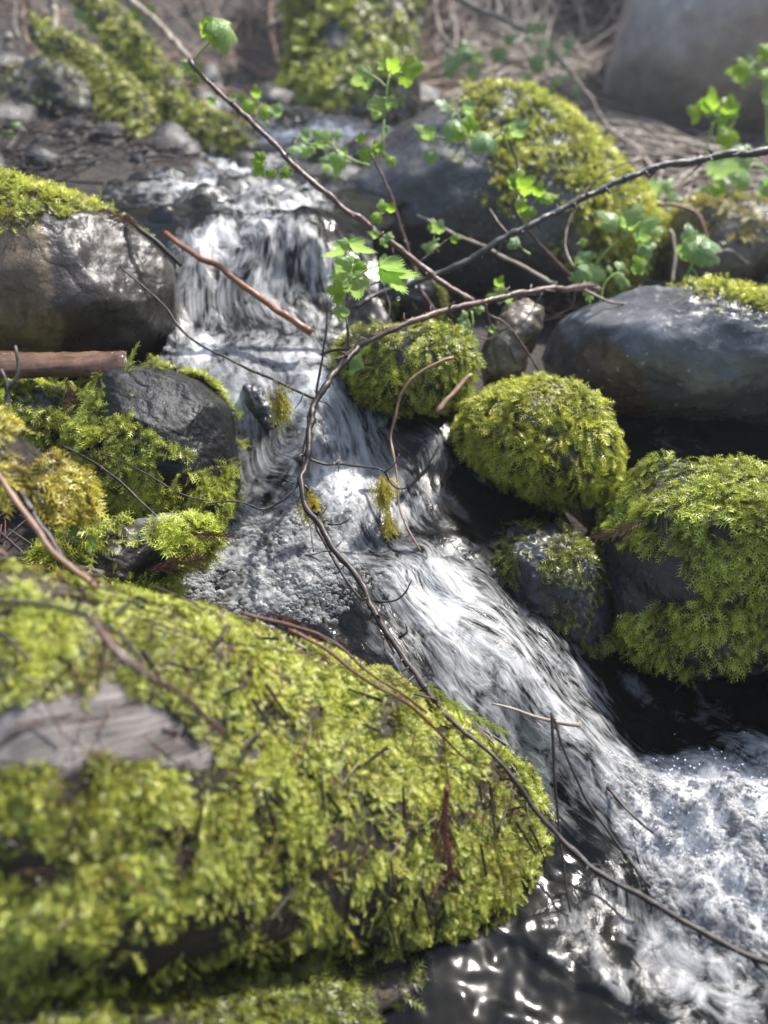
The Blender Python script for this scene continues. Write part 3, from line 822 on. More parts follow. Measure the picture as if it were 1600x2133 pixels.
def dens_log(p, n):
    under = sm(-1.0, -.6, n[:, 2] + .25 * fbm(p * 14, 33, 3))
    lo = near2(p, 700, 1900, .022) + near2(p, 560, 1925, .022) + near2(p, 850, 1850, .018) + near2(p, 420, 1950, .018) + near2(p, 300, 1960, .014) + .5 * near2(p, 940, 1660, .010)
    return (1 - barefn(p, n)) * (.05 + .95 * patchy(p, 60, -.2, .2)) * (.06 + .94 * under) * (.22 + .78 * sm(-.35, .45, n[:, 2] + .35 * fbm(p * 16, 62, 3))) * np.clip(1 - .9 * lo, .06, 1) * sm(-.12, .12, .42 + fbm(p * 9, 61, 3))
p, nn = sample(lg[1], lg[2], 84000, lambda a, b: dens_log(a, b) * seen(a, b, -.3) * (a[:, 0] > -.40))
fronds('moss', p, nn, M_moss, L=.0060, droop=.38, parent=lg[0], spread=.8, pairs=6)
lg2 = loft('sunken_log', [((-500, 2060), (-500, 2500), .43, .05), ((0, 2075), (0, 2350), .46, .045), ((300, 2085), (300, 2230), .50, .04), ((600, 2070), (600, 2120), .55, .025), ((850, 2010), (850, 2045), .61, .015), ((980, 1950), (980, 1970), .65, .010)], M_rotlog, 160, 90, .012, 9, 111,
           'lower dark log with a mossy fringe, just above the pool at the bottom left', 'log', attrs={'bare': lambda V, N: np.zeros(len(V))})
p, nn = sample(lg2[1], lg2[2], 4500, lambda a, b: seen(a, b, -.2) * (.15 + .85 * patchy(a, 25, -.2, .2)) * sm(-.5, .3, b[:, 2]))
fronds('moss', p, nn, M_mossd, L=.0105, droop=.6, parent=lg2[0], pairs=6)
# short brown log left
r = loft('brown_log', [((-220, 734), (-220, 790), .855, .015), ((0, 736), (0, 786), .86, .015), ((120, 735), (120, 783), .86, .015), ((200, 734), (200, 781), .865, .015), ((255, 734), (255, 776), .865, .014), ((263, 738), (263, 768), .865, .012)], M_log, 160, 60, .0022, 40, 121,
         'short wet peeled brown log resting over moss at the left edge', 'log', grain=.0012)
# mossy stump bump at left foreground
r = loft('mossy_stub', [((-300, 820), (-300, 1150), .58, .045), ((-80, 850), (-80, 1050), .60, .04), ((20, 900), (10, 1020), .62, .032), ((90, 955), (72, 1050), .64, .028), ((160, 1000), (145, 1080), .66, .024), ((190, 1035), (185, 1070), .665, .010)], M_rotlog, 120, 90, .006, 20, 131,
         'broken mossy branch stub with yellow moss, left edge above the log', 'stump', attrs={'bare': lambda V, N: np.zeros(len(V))})
p, nn = sample(r[1], r[2], 6500, lambda a, b: seen(a, b) * sm(-.45, .2, b[:, 2] + .2 * fbm(a * 30, 5, 2)) * np.clip(1 - 1.1 * near2(a, 40, 940, .03), 0, 1))
fronds('moss', p, nn, M_mossy, L=.010, droop=.5, parent=r[0], pairs=6)
# moss bank left below brown log, and soil bank
bank = rock('mossy_bank', 'leafy green moss mound under the short brown log', [(-150, 840), (-50, 815), (100, 815), (180, 825), (210, 860), (190, 920), (150, 960), (0, 960), (-120, 930)], .90, .05, M_brown, .14, 3, 140, hi=False, cat='moss mound')
moss_part(bank, 4200, lambda p, n: .3 + .7 * patchy(p, 40, -.1, .2), M_mossg, L=.0105, droop=.5)
b2 = rock('mossy_ledge', 'wet mossy ledge between the big log and the bubbling water', [(120, 1130), (200, 1080), (300, 1100), (400, 1095), (450, 1110), (400, 1160), (330, 1200), (350, 1270), (200, 1280), (60, 1240)], .76, .04, M_brown, .12, 3, 141, hi=False, cat='ledge')
moss_part(b2, 5200, lambda p, n: patchy(p, 26, -.1, .2), M_mossg, L=.012, droop=.2)

# background trunk and roots
t = loft('mossy_tree', [((610, -1300), (900, -1300), 2.1, .13), ((625, -500), (880, -500), 2.1, .13), ((618, -100), (890, -100), 2.08, .13), ((612, 60), (885, 60), 2.05, .14), ((602, 160), (872, 150), 2.02, .15), ((585, 262), (885, 262), 2.0, .17)], M_graybark, 160, 120, .03, 9, 151)
tag(t[0], 'mossy tree trunk standing in shade behind the stream, top middle', 'tree')
p, nn = sample(t[1], t[2], 7500, lambda a, b: seen(a, b) * sm(-.1, .35, -b[:, 0] * .5 + fbm(a * 7, 5, 3) + .25) * (a[:, 2] < 1.0))
fronds('moss', p, nn, M_mossg, L=.026, droop=.7, parent=t[0], pairs=5)
ROOTS = [([((60, 30), (60, 80), 1.748, .03), ((130, 70), (130, 130), 1.748, .035), ((190, 110), (170, 175), 1.710, .04), ((260, 160), (215, 240), 1.634, .045), ((310, 215), (260, 290), 1.558, .04), ((320, 265), (300, 300), 1.520, .02)], 'broad mossy root sloping down at the upper left, nearer the pale curved stick', M_moss, 3800),
         ([((170, -60), (150, 0), 1.862, .03), ((240, 20), (200, 70), 1.839, .03), ((300, 80), (250, 140), 1.786, .035), ((350, 140), (310, 200), 1.748, .03), ((400, 200), (380, 240), 1.672, .02), ((470, 270), (460, 300), 1.596, .015)], 'second mossy root sloping from the top edge to the stream', M_mossg, 3000),
         ([((330, 205), (325, 235), 1.596, .015), ((380, 225), (372, 260), 1.558, .018), ((430, 262), (425, 288), 1.520, .012), ((485, 284), (485, 300), 1.50, .007), ((520, 300), (520, 306), 1.482, .003)], 'short mossy root reaching the water beside the upper fall', M_moss, 1200)]
for st, lb, mt, nm in ROOTS:
    r = loft('mossy_root', st, M_graybark, 110, 60, .014, 16, 160 + nm, lb, 'root')
    r[0]['group'] = 'mossy roots at the upper left'
    p, nn = sample(r[1], r[2], nm, lambda a, b: seen(a, b) * sm(-.3, .3, b[:, 2] + .3 * fbm(a * 12, 5, 2)))
    fronds('moss', p, nn, mt, L=.014, droop=.6, parent=r[0], pairs=5)

# ------------------------------------------------------------------ branches, twigs, sticks
def catmull(pts, step):
    pts = np.asarray(pts, float)
    if len(pts) == 2: pts = np.array([pts[0], pts.mean(0), pts[1]])
    q = np.r_[[2 * pts[0] - pts[1]], pts, [2 * pts[-1] - pts[-2]]]
    out = []
    for i in range(1, len(q) - 2):
        a, b, c, d = q[i - 1:i + 3]
        n = max(2, int(np.linalg.norm((c - b)[:3]) / step))
        t = np.linspace(0, 1, n, endpoint=False)[:, None]
        out.append(.5 * ((2 * b) + (c - a) * t + (2 * a - 5 * b + 4 * c - d) * t ** 2 + (3 * b - a - 3 * c + d) * t ** 3))
    out.append(q[-2][None])
    return np.concatenate(out)

def tubegeo(pts4, seg=8, knob=.26, wob=.35, seed=0, step=.004):
    """pts4: x,y,z,radius"""
    c = catmull(pts4, step)
    X, r = c[:, :3], np.maximum(c[:, 3], .0002)
    s = np.r_[0, np.cumsum(np.linalg.norm(np.diff(X, axis=0), axis=1))]
    off = np.stack([fbm(np.c_[s * 45, s * 0 + k * 9 + seed, s * 0], 201, 3) for k in range(3)], 1)
    off2 = np.stack([vn(np.c_[s * 14, s * 0 + k * 9 + seed, s * 0], 203) for k in range(3)], 1)
    fade = np.minimum(1, np.minimum(s, s[-1] - s) / .01)[:, None]
    X = X + off * r[:, None] * wob * 2 * fade + off2 * r[:, None] * wob * 1.5 * fade
    node = np.exp(-(((s / .021 + seed * .37) % 1) - .5) ** 2 / .006)
    r = r * (1 + knob * .9 * node + knob * fbm(np.c_[s * 160, s * 0 + seed, s * 0], 205, 2))
    T = nrm(np.gradient(X, axis=0))
    up = np.array([.13, .3, .94]); A = nrm(np.cross(T, up)); B = np.cross(T, A)
    th = np.linspace(0, 2 * math.pi, seg, endpoint=False)
    rr = r[:, None] * (1 + .12 * np.stack([vn(np.c_[s * 200, s * 0 + j * 3.1, s * 0 + seed], 207) for j in range(seg)], 1))
    V = X[:, None] + A[:, None] * (np.cos(th)[None] * rr)[..., None] + B[:, None] * (np.sin(th)[None] * rr)[..., None]
    n = len(X); i = np.arange(n * seg).reshape(n, seg); j = np.roll(i, -1, 1)
    Q = np.stack([i[:-1], i[1:], j[1:], j[:-1]], -1).reshape(-1, 4)
    V = np.r_[V.reshape(-1, 3), X[:1], X[-1:]]
    tri = np.concatenate([Q[:, [0, 1, 2]], Q[:, [0, 2, 3]], [[n * seg, i[0, k], j[0, k]] for k in range(seg)], [[n * seg + 1, j[-1, k], i[-1, k]] for k in range(seg)]])
    uv = np.r_[np.stack([np.repeat(s, seg), np.tile(th, n) * .003, np.zeros(n * seg)], 1), np.zeros((2, 3))]
    return V, tri, uv

def path(pp, w0, w1, d=None):
    """pixel path -> 4d points; widths are px diameters in the photo"""
    pp = [tuple(q) if len(q) == 3 else (*q, d) for q in pp]
    n = len(pp)
    out = []
    for k, (x, y, dd) in enumerate(pp):
        wd = w0 + (w1 - w0) * k / (n - 1)
        out.append([*P(x, y, dd), wd * dd / F / 2])
    return np.array(out)

_sd = [0]
def tube(name, pts4, mat, parent=None, spurs=None, **kw):
    _sd[0] += 1
    V, tri, uv = tubegeo(pts4, seed=_sd[0], **kw)
    if mat in (M_twig, M_redbark, M_graybark) or spurs:
        q = catmull(pts4, .004); Ls = np.linalg.norm(np.diff(q[:, :3], axis=0), axis=1).sum()
        for _ in range(spurs or int(Ls / .026)):
            i = rs.randint(1, len(q) - 1); ax = nrm(q[i, :3] - q[i - 1, :3])
            r_ = q[i, 3]; dv = rs.normal(size=3); dv = nrm(nrm(dv - dv @ ax * ax) + ax * rs.uniform(-.2, .8))
            ln = r_ * rs.uniform(1.6, 3.6); p0 = q[i, :3]
            V2, t2, u2 = tubegeo(np.array([[*p0, r_ * .55], [*(p0 + dv * ln * .6), r_ * .38], [*(p0 + dv * ln + ax * ln * .3), r_ * .12]]), seg=5, knob=.05, seed=_sd[0], step=.002)
            tri = np.concatenate([tri, t2 + len(V)]); V = np.r_[V, V2]; uv = np.r_[uv, u2]
    return npmesh(name, V, tri, mat, parent, attrs={'uvw': uv})

def branch(name, label, cat, main, w0, w1, mat, twigs=(), d=None, group=None, **kw):
    o = tube(name, path(main, w0, w1, d), mat, **kw)
    tag(o, label, cat, group)
    for tw in twigs:
        pp, a, b = tw[:3]
        tube('twig', path(pp, a, b, d), tw[3] if len(tw) > 3 else mat, o, **kw)
    return o

# dark bramble-like branch hanging over the cascade
D = lambda L, d0, d1: [(x, y, d0 + (d1 - d0) * i / (len(L) - 1)) for i, (x, y) in enumerate(L)]
big = branch('dark_branch', 'long thin wet dark branch curving down in front of the cascade to the log', 'branch',
    D([(745, 722), (718, 752), (690, 790), (668, 825), (650, 870), (636, 930), (632, 990), (642, 1035), (668, 1090), (700, 1140), (735, 1195), (770, 1255), (805, 1318), (835, 1365), (870, 1420), (905, 1462)], .875, .665), 13, 13, M_twig,
    [(D([(655, 838), (648, 900), (630, 960), (628, 1010), (640, 1060), (668, 1115), (700, 1170), (735, 1225), (752, 1248)], .872, .755), 10, 6, M_twig),
     (D([(640, 955), (672, 963), (705, 966), (740, 974), (775, 978), (800, 985), (818, 1010), (845, 1018), (880, 990), (905, 950), (917, 925)], .838, .835), 6, 2.5),
     (D([(700, 966), (712, 958)], .836, .836), 3, 1.5), (D([(706, 968), (705, 984)], .836, .836), 3, 1.5), (D([(800, 985), (822, 965), (832, 945)], .836, .836), 4, 1.5),
     (D([(624, 992), (612, 1018), (585, 1045), (550, 1064), (520, 1055), (495, 1048), (430, 1050)], .835, .80), 6, 3),
     (D([(614, 1008), (598, 1000), (584, 990)], .83, .83), 3, 1.5), (D([(550, 1064), (548, 1075)], .822, .822), 3, 1.5),
     (D([(683, 1092), (708, 1090), (732, 1079)], .80, .80), 5, 2), (D([(690, 1148), (672, 1145), (655, 1152), (635, 1157)], .785, .77), 5, 2.5),
     (D([(690, 1148), (702, 1138), (712, 1128)], .785, .785), 4, 2), (D([(644, 1062), (648, 1100), (653, 1150)], .81, .78), 3, 2.5),
     (D([(780, 1252), (808, 1250), (828, 1246), (846, 1230), (858, 1207)], .745, .74), 6, 2.5), (D([(806, 1250), (812, 1236)], .744, .744), 4, 1.5),
     (D([(832, 1328), (846, 1315), (845, 1298)], .715, .715), 6, 3), (D([(870, 1412), (888, 1405), (904, 1378)], .69, .69), 4, 2),
     (D([(805, 1325), (812, 1345), (822, 1362)], .72, .715), 8, 5), (D([(800, 1330), (802, 1356)], .72, .71), 5, 2.5),
     (D([(622, 892), (618, 900), (626, 906)], .88, .88), 3, 1.5),
     (D([(690, 1120), (676, 1128), (664, 1124)], .79, .79), 4, 1.5), (D([(752, 1222), (768, 1212), (772, 1198)], .755, .755), 4, 1.5), (D([(724, 1172), (712, 1182), (704, 1196)], .775, .775), 4, 1.5), (D([(660, 1075), (676, 1066), (682, 1052)], .81, .81), 4, 1.5), (D([(640, 1030), (655, 1022), (668, 1024)], .83, .83), 4, 1.5), (D([(636, 925), (650, 915), (652, 902)], .862, .862), 4, 1.5), (D([(664, 835), (680, 838), (688, 850)], .868, .868), 4, 1.5), (D([(852, 1390), (838, 1400), (826, 1398)], .685, .685), 4, 1.5), (D([(880, 1432), (896, 1428), (906, 1418)], .672, .672), 4, 1.5),
     (D([(742, 722), (700, 726), (668, 738)], .89, .88), 8, 4),
     (D([(724, 770), (726, 700), (724, 640), (728, 590)], .89, .90), 6, 3.5),
     (D([(660, 826), (668, 770), (675, 700), (682, 640), (694, 610)], .885, .91), 6, 3),
     (D([(642, 1022), (632, 1010)], .83, .83), 8, 5)], wob=.85)
low = branch('lower_dark_branch', 'thin dark branch running from the log end over the pool to the lower right corner', 'branch',
    D([(900, 1455), (960, 1520), (1040, 1590), (1110, 1680), (1185, 1762), (1240, 1812), (1330, 1862), (1440, 1925), (1530, 1975), (1640, 2020)], .668, .56), 9, 15, M_twig,
    [(D([(1356, 1876), (1358, 1905)], .60, .60), 7, 3), (D([(1560, 1985), (1580, 2015), (1620, 2050)], .57, .56), 9, 4), (D([(1250, 1820), (1280, 1812)], .618, .618), 4, 2)])
side = branch('fine_branch', 'fine dark branch from the left boulder across the falls with a hanging moss tuft', 'branch',
    D([(250, 555), (290, 590), (345, 640), (372, 680), (410, 715), (470, 745), (520, 770), (565, 788), (610, 810), (655, 830)], .90, .87), 4, 6, M_twig,
    [(D([(632, 820), (625, 838), (615, 850)], .87, .87), 3, 1.5), (D([(568, 790), (580, 800), (590, 812)], .875, .875), 4, 2)])
rb = branch('red_branch', 'reddish brown branch slanting down from the top left over the falls', 'branch',
    [(395, 122, .99), (420, 155, .99), (450, 188, .99), (520, 250, .99), (580, 308, .99), (605, 338, .99), (660, 385, .99), (720, 435, .99), (760, 465, .99), (850, 530, 1.0), (920, 585, 1.0), (990, 634, 1.0)], 10, 13, M_redbark,
    [(D([(605, 340), (612, 330), (610, 318)], .99, .99), 5, 2), (D([(640, 366), (600, 352), (570, 350)], .99, 1.0), 5, 2), (D([(530, 258), (526, 242), (534, 236)], .99, .99), 4, 2), (D([(780, 480), (790, 490), (800, 482)], .99, .99), 5, 3)])
bb = branch('black_branch', 'long dark knobbly branch rising from behind the leaf cluster to the right edge', 'branch',
    [(1700, 285, 1.08), (1600, 305, 1.07), (1500, 322, 1.07), (1440, 332, 1.06), (1370, 345, 1.05), (1270, 385, 1.04), (1160, 440, 1.03), (1060, 495, 1.02), (960, 550, 1.02), (870, 585, 1.02), (790, 610, 1.02), (740, 640, 1.0)], 17, 10, M_graybark,
    [(D([(1045, 505), (1040, 520), (1030, 530)], 1.02, 1.02), 6, 3)] + [(D([(x, y), (x + dx, y + dy)], 1.03, 1.03), 8, 3) for x, y, dx, dy in [(1120, 465, 6, 14), (1165, 438, -6, -12), (1195, 424, 8, 14), (1225, 408, -4, -14), (1262, 392, 8, 12), (1300, 372, 4, -12), (1345, 358, 4, 12), (1000, 528, 4, 12)]], knob=.3)
mb = branch('mossy_twig_branch', 'wet reddish branch crossing above the oval green rock toward the blue grey boulder', 'branch',
    [(742, 724, .875), (790, 697, .88), (830, 680, .885), (900, 655, .91), (1000, 628, .95), (1080, 608, .98), (1150, 602, 1.0), (1210, 600, 1.03), (1245, 602, 1.05)], 12, 15, M_redbark,
    [(D([(745, 722), (720, 742), (700, 752)], .875, .87), 12, 12), (D([(1210, 600), (1235, 615), (1270, 628), (1330, 635)], 1.03, 1.04), 9, 3, M_palestick), (D([(1200, 602), (1190, 640), (1150, 660)], 1.03, 1.05), 5, 3), (D([(1012, 632), (1018, 655), (1050, 672), (1090, 720), (1128, 782)], .95, .97), 4, 5, M_redbark), (D([(1050, 676), (1068, 690), (1100, 660), (1130, 610)], .955, .96), 3, 2, M_twig), (D([(985, 695), (1010, 706), (1035, 700), (1052, 680)], .95, .955), 3, 2, M_twig)])
branch('brown_stick', 'smooth orange brown stick lying across the upper fall', 'stick', [(345, 485, 1.04), (400, 530, 1.02), (470, 570, 1.0), (540, 618, .99), (600, 660, .98), (648, 692, .975)], 11, 17, M_orangestick, knob=.05)
branch('thin_upright_twig', 'thin upright bare twig behind the hanging leaf cluster in front of the big mossy rock', 'twig', [(772, 320, 1.06), (800, 370, 1.06), (822, 420, 1.06), (845, 500, 1.06), (868, 570, 1.06), (885, 615, 1.06), (908, 652, 1.06)], 6, 9, M_redbark)
branch('grey_twig', 'thin grey bare twig slanting down in front of the large mossy rock', 'twig', [(868, 448, 1.20), (950, 490, 1.19), (1010, 515, 1.18), (1080, 550, 1.16), (1160, 592, 1.15)], 6, 8, M_palestick)
branch('forked_twig', 'dark forked twig crossing the long knobbly branch below pale leaves', 'twig', [(1060, 290, 1.10), (1078, 340, 1.10), (1082, 400, 1.09), (1075, 445, 1.08), (1110, 490, 1.08), (1150, 535, 1.09), (1190, 575, 1.10)], 5, 8, M_redbark, [(D([(1020, 435), (1035, 460), (1060, 490)], 1.07, 1.05), 4, 4, M_redbark)])
branch('curved_tan_twig', 'thin tan twig curving from the oval green rock down into the cascade', 'twig', [(945, 745, .885), (905, 760, .88), (870, 780, .88), (850, 800, .88), (832, 830, .88), (822, 870, .88), (814, 910, .88), (820, 950, .87), (828, 1000, .86), (832, 1050, .85), (850, 1100, .835), (878, 1150, .825)], 8, 4, M_tanstick)
branch('short_tan_stick', 'short straight tan stick leaning at the right side of the oval green rock', 'stick', [(982, 780, .90), (950, 815, .89), (910, 860, .88)], 9, 12, M_tanstick)
branch('pale_stick', 'short pale stick lying over the lower chute', 'stick', [(1025, 1466, .69), (1070, 1478, .69), (1120, 1494, .685), (1160, 1503, .68), (1208, 1510, .68)], 5, 9, M_palestick)
branch('red_needle_stem', 'thin dark stem standing upright from the pool to the pale stick', 'stem', [(1150, 1483, .675), (1153, 1560, .67), (1158, 1660, .665), (1168, 1760, .66), (1180, 1850, .65), (1188, 1900, .645)], 7, 4, M_twig, knob=.08)
branch('leaning_twig', 'thin dark stem leaning from the pale stick down into the foam', 'stem', [(1152, 1490, .678), (1178, 1570, .67), (1215, 1655, .665), (1255, 1720, .66), (1310, 1790, .65), (1355, 1850, .64)], 5, 7, M_twig, knob=.08)
branch('sunken_twig', 'short twig half under water in the lower chute beside the foam', 'twig', [(1265, 1640, .70), (1310, 1690, .685), (1360, 1735, .675)], 7, 5, M_twig)
branch('pale_curved_stick', 'pale grey curved stick hanging at the top left beside the mossy roots', 'stick', [(95, -80, 1.75), (108, 0, 1.75), (118, 80, 1.75), (145, 160, 1.73), (190, 230, 1.70), (240, 285, 1.68), (280, 315, 1.66)], 17, 15, M_palestick, knob=.05)
branch('forked_foreground_twig', 'small forked grey twig standing at the left edge in front of the brown log', 'twig', [(10, 870, .66), (18, 830, .66), (16, 795, .66), (2, 770, .66)], 14, 6, M_graybark, [(D([(18, 810), (34, 785), (36, 750), (32, 720)], .66, .66), 9, 6)])
branch('leaning_tan_stick', 'tan stick leaning on the big log at the left edge below the mossy stub', 'stick', [(-40, 950, .57), (0, 995, .56), (60, 1080, .55), (120, 1155, .54), (200, 1225, .53)], 13, 13, M_tanstick)
branch('leaning_dark_stick', 'dark wet stick leaning beside the tan stick on the big log', 'stick', [(40, 1020, .585), (80, 1090, .58), (130, 1165, .565), (190, 1215, .55), (300, 1265, .54)], 16, 11, M_twig)
branch('needle_twig', 'dark wet twig lying over the foot of the black mossy rock', 'twig', [(130, 930, .81), (200, 965, .80), (260, 1010, .79), (300, 1050, .785), (345, 1095, .775)], 5, 6, M_twig)
branch('thin_dark_strand', 'thin dark strand lying over the mossy face of the black rock', 'twig', [(140, 938, .815), (220, 948, .80), (300, 985, .79), (380, 1030, .785), (440, 1045, .79)], 4, 2.5, M_twig)
for lb, pp, w_, mt in [
    ('long reddish root strand along the top of the mossy log beside the water', [(500, 1275, 0.623), (600, 1300, 0.623), (690, 1335, 0.623), (760, 1395, 0.618), (830, 1440, 0.618), (890, 1485, 0.623)], 8, M_redneedle),
    ('dark red root strand hanging over the log edge near the branch fork', [(600, 1312, 0.618), (680, 1352, 0.613), (760, 1415, 0.608), (850, 1465, 0.608), (930, 1540, 0.618), (980, 1590, 0.618)], 9, M_redneedle),
    ('reddish strand curling around the branch fork above the log', [(758, 1350, .77), (762, 1322, .77), (785, 1318, .77), (805, 1335, .77), (840, 1330, .77), (880, 1350, .765), (920, 1390, .76)], 6, M_redneedle),
    ('dark fine root lying on the moss of the big log near the water', [(300, 1290, .52), (420, 1330, .52), (520, 1345, .54), (660, 1365, .57)], 5, M_twig),
    ('pale split stick on the moss near the upper edge of the big log', [(585, 1325, .62), (640, 1352, .62)], 11, M_palestick),
    ('brown fallen stick on the blurred moss of the big log', [(190, 1290, .43), (240, 1350, .42), (300, 1400, .42), (370, 1440, .43), (470, 1530, .45)], 16, M_redbark),
    ('dark fallen stick behind the bare wood of the big log', [(-20, 1250, .44), (120, 1265, .44), (260, 1330, .43), (330, 1460, .42)], 12, M_twig),
    ('dead brown stem hanging down the mossy front of the big log', [(930, 1640, .60), (925, 1720, .60), (938, 1790, .60), (945, 1850, .61)], 14, M_redneedle),
    ('short pale twig standing out of the moss near the log end', [(870, 1560, .62), (855, 1610, .615), (845, 1660, .61)], 5, M_palestick)]:
    o = tube('root_strand' if 'strand' in lb or 'root' in lb else 'fallen_stick', path(pp, w_, w_ * .6), mt)
    tag(o, lb, 'strand' if 'strand' in lb or 'root' in lb else 'stick', 'fallen sticks and strands on the big log')
BGS = [('pale thin stick hanging in the top left shade', [(40, -40, 2.2), (30, 40, 2.2), (40, 80, 2.2)], 10), ('second pale stick hanging in the top left shade', [(45, -30, 2.3), (50, 60, 2.3), (62, 95, 2.3)], 12),
       ('short pale stub at the left edge above the boulder', [(-10, 115, 1.9), (10, 95, 1.9), (22, 75, 1.9)], 22), ('pale stick leaning above the left boulder', [(10, 340, 1.4), (30, 305, 1.4), (52, 268, 1.4)], 20),
       ('brown stick between the two mossy roots', [(315, 148, 2.0), (350, 185, 2.0), (385, 215, 2.0)], 15), ('grey brown stick slanting from the top edge toward the red branch', [(275, 0, 1.8), (330, 50, 1.7), (370, 90, 1.6), (400, 125, 1.5)], 15),
       ('brown bent stick left of the mossy trunk', [(560, 60, 2.4), (590, 35, 2.4), (640, 15, 2.4)], 14), ('upright brown stick left of the mossy trunk', [(562, -40, 2.5), (565, 60, 2.5), (575, 130, 2.5)], 13),
       ('long pale stick crossing the bank at the top middle', [(940, -10, 2.0), (1000, 20, 2.0), (1060, 45, 2.0), (1100, 68, 2.0)], 15), ('thin pale stem arching down behind the big mossy rock', [(1150, 100, 1.8), (1220, 190, 1.8), (1265, 260, 1.8), (1340, 320, 1.75)], 9),
       ('pale arched stem on the brown rock at the right', [(1370, 425, 1.33), (1440, 435, 1.32), (1470, 480, 1.31), (1475, 560, 1.31)], 9), ('pale stem curving down across the brown rock', [(1480, 530, 1.3), (1520, 522, 1.3), (1560, 550, 1.3)], 7),
       ('upright pale stem at the left of the brown rock', [(1395, 480, 1.35), (1405, 530, 1.34), (1400, 590, 1.33)], 9), ('thin green grey stem arching above the big mossy rock', [(1030, 190, 1.75), (1035, 150, 1.75), (1060, 135, 1.75), (1100, 140, 1.75)], 6),
       ('curved thin vine left of the bank plants', [(905, 0, 2.2), (915, 60, 2.2), (950, 105, 2.2)], 8), ('thin grey stick above the left boulder beside the mossy root', [(170, 118, 1.9), (195, 170, 1.9), (215, 235, 1.88)], 12),
       ('dark wet stick at the right side of the left boulder', [(270, 455, .97), (320, 500, .96), (378, 555, .97)], 12)]
for i, (lb, pp, w_) in enumerate(BGS):
    o = tube('dead_stick', path(pp, w_, w_ * .7), M_twig if 'dark wet' in lb else [M_palestick, M_tanstick, M_palestick][i % 3], knob=.08)
    tag(o, lb, 'stick', 'dead sticks on the far bank')

for i, (lb, pp, w_) in enumerate([('thin crooked twig rising through the leaves above the oval green rock', [(800, 700, .98), (812, 640, .99), (800, 590, 1.0), (820, 540, 1.0), (812, 490, 1.01)], 4),
       ('fine twig crossing the shaded rock under the long knobbly branch', [(690, 655, .96), (760, 600, .98), (850, 560, 1.0), (930, 500, 1.02)], 4),
       ('fine twig hanging before the tan rock', [(1010, 640, 1.0), (1030, 690, 1.0), (1060, 720, 1.0), (1075, 760, 1.0)], 3.5),
       ('thin bare twig over the crest of the blue grey boulder', [(1330, 640, 1.03), (1320, 690, 1.02), (1300, 740, 1.02), (1310, 780, 1.01)], 6),
       ('long fine twig arching over the mossy slope of the big rock', [(1230, 610, 1.1), (1180, 520, 1.15), (1200, 430, 1.18), (1260, 360, 1.2), (1340, 330, 1.2)], 5)]):
    o = tube('fine_twig', path(pp, w_, w_ * .6), M_twig if i < 3 else M_redbark)
    tag(o, lb, 'twig', 'fine bare twigs in the middle distance')
# hanging moss tufts
def tuft(px, py, d, h_px, w_px, n, parent, lb=None):
    c = P(px, py, d)
    s = d / F
    t_ = rs.rand(n) ** .8
    pos = c + np.c_[rs.normal(0, 1, n) * w_px * s * .28 * (1 - t_ * .75), rs.normal(0, 1, n) * w_px * s * .22 * (1 - t_ * .7), -t_ * h_px * s]
    nn = nrm(np.c_[rs.normal(0, 1, (n, 2)), rs.normal(0, .5, n)])
    return fronds('moss', pos, nn, M_mossy, L=.011, droop=1.2, parent=parent)
tuft(578, 800, .87, 62, 34, 130, side)
tuft(795, 990, .84, 60, 36, 110, big)
tuft(806, 1055, .84, 80, 20, 70, big)
for y in range(1018, 1060, 6):
    tuft(636 + (y - 1018) * .5, y, .83, 8, 20, 14, big)

# ------------------------------------------------------------------ leaves
def leafgeo(size, lobes=5, droop=.5, fold=.35, seed=0, serr=1.0):
    nr, na = 9, 120
    ph = np.linspace(-math.pi * .93, math.pi * .93, na)
    cen = np.array([0, 1.02, -1.02, 1.95, -1.95][:lobes]); ln = np.array([1, .82, .82, .5, .5][:lobes])
    rad = np.full(na, .34)
    for c_, l_ in zip(cen, ln):
        dd = np.abs(ph - c_)
        rad = np.maximum(rad, l_ * np.clip(np.cos(np.clip(dd * 1.75, 0, math.pi / 2)), 0, 1) ** .6)
    tooth = (np.abs(((ph * 7.2 + .3) % 1) - .5) * 2)
    rad = rad * (1 - .2 * serr * tooth)
    rr = np.linspace(0, 1, nr) ** .8
    Rr = rr[:, None] * rad[None]
    x = Rr * np.sin(ph)[None]; y = Rr * np.cos(ph)[None]
    va = np.min(np.abs(ph[:, None] - cen[None]), 1)
    side = np.abs(np.sin(ph * 5.5 + 1.0))
    vein = np.clip(1 - va / .07, 0, 1)[None] * np.ones_like(Rr)
    sec = np.clip(1 - np.abs(((Rr * 7 - np.minimum(va, .6)[None] * 4.5) % 1) - .5) * 5, 0, 1) * .6
    vein = np.maximum(vein, sec)
    z = -droop * Rr ** 2 * .8 + fold * .22 * np.minimum(va, .5)[None] * Rr * -1.2 + .05 * vein * -1 * Rr + .035 * fbm(np.stack([x * 4, y * 4, x * 0 + seed], -1), seed + 300, 2)
    z = z - droop * .5 * np.clip(y, 0, 1) ** 3
    V = np.stack([x, y - 0, z], -1).reshape(-1, 3) * size
    Fq = gridfaces(nr, na)
    return V, Fq, vein.reshape(-1)

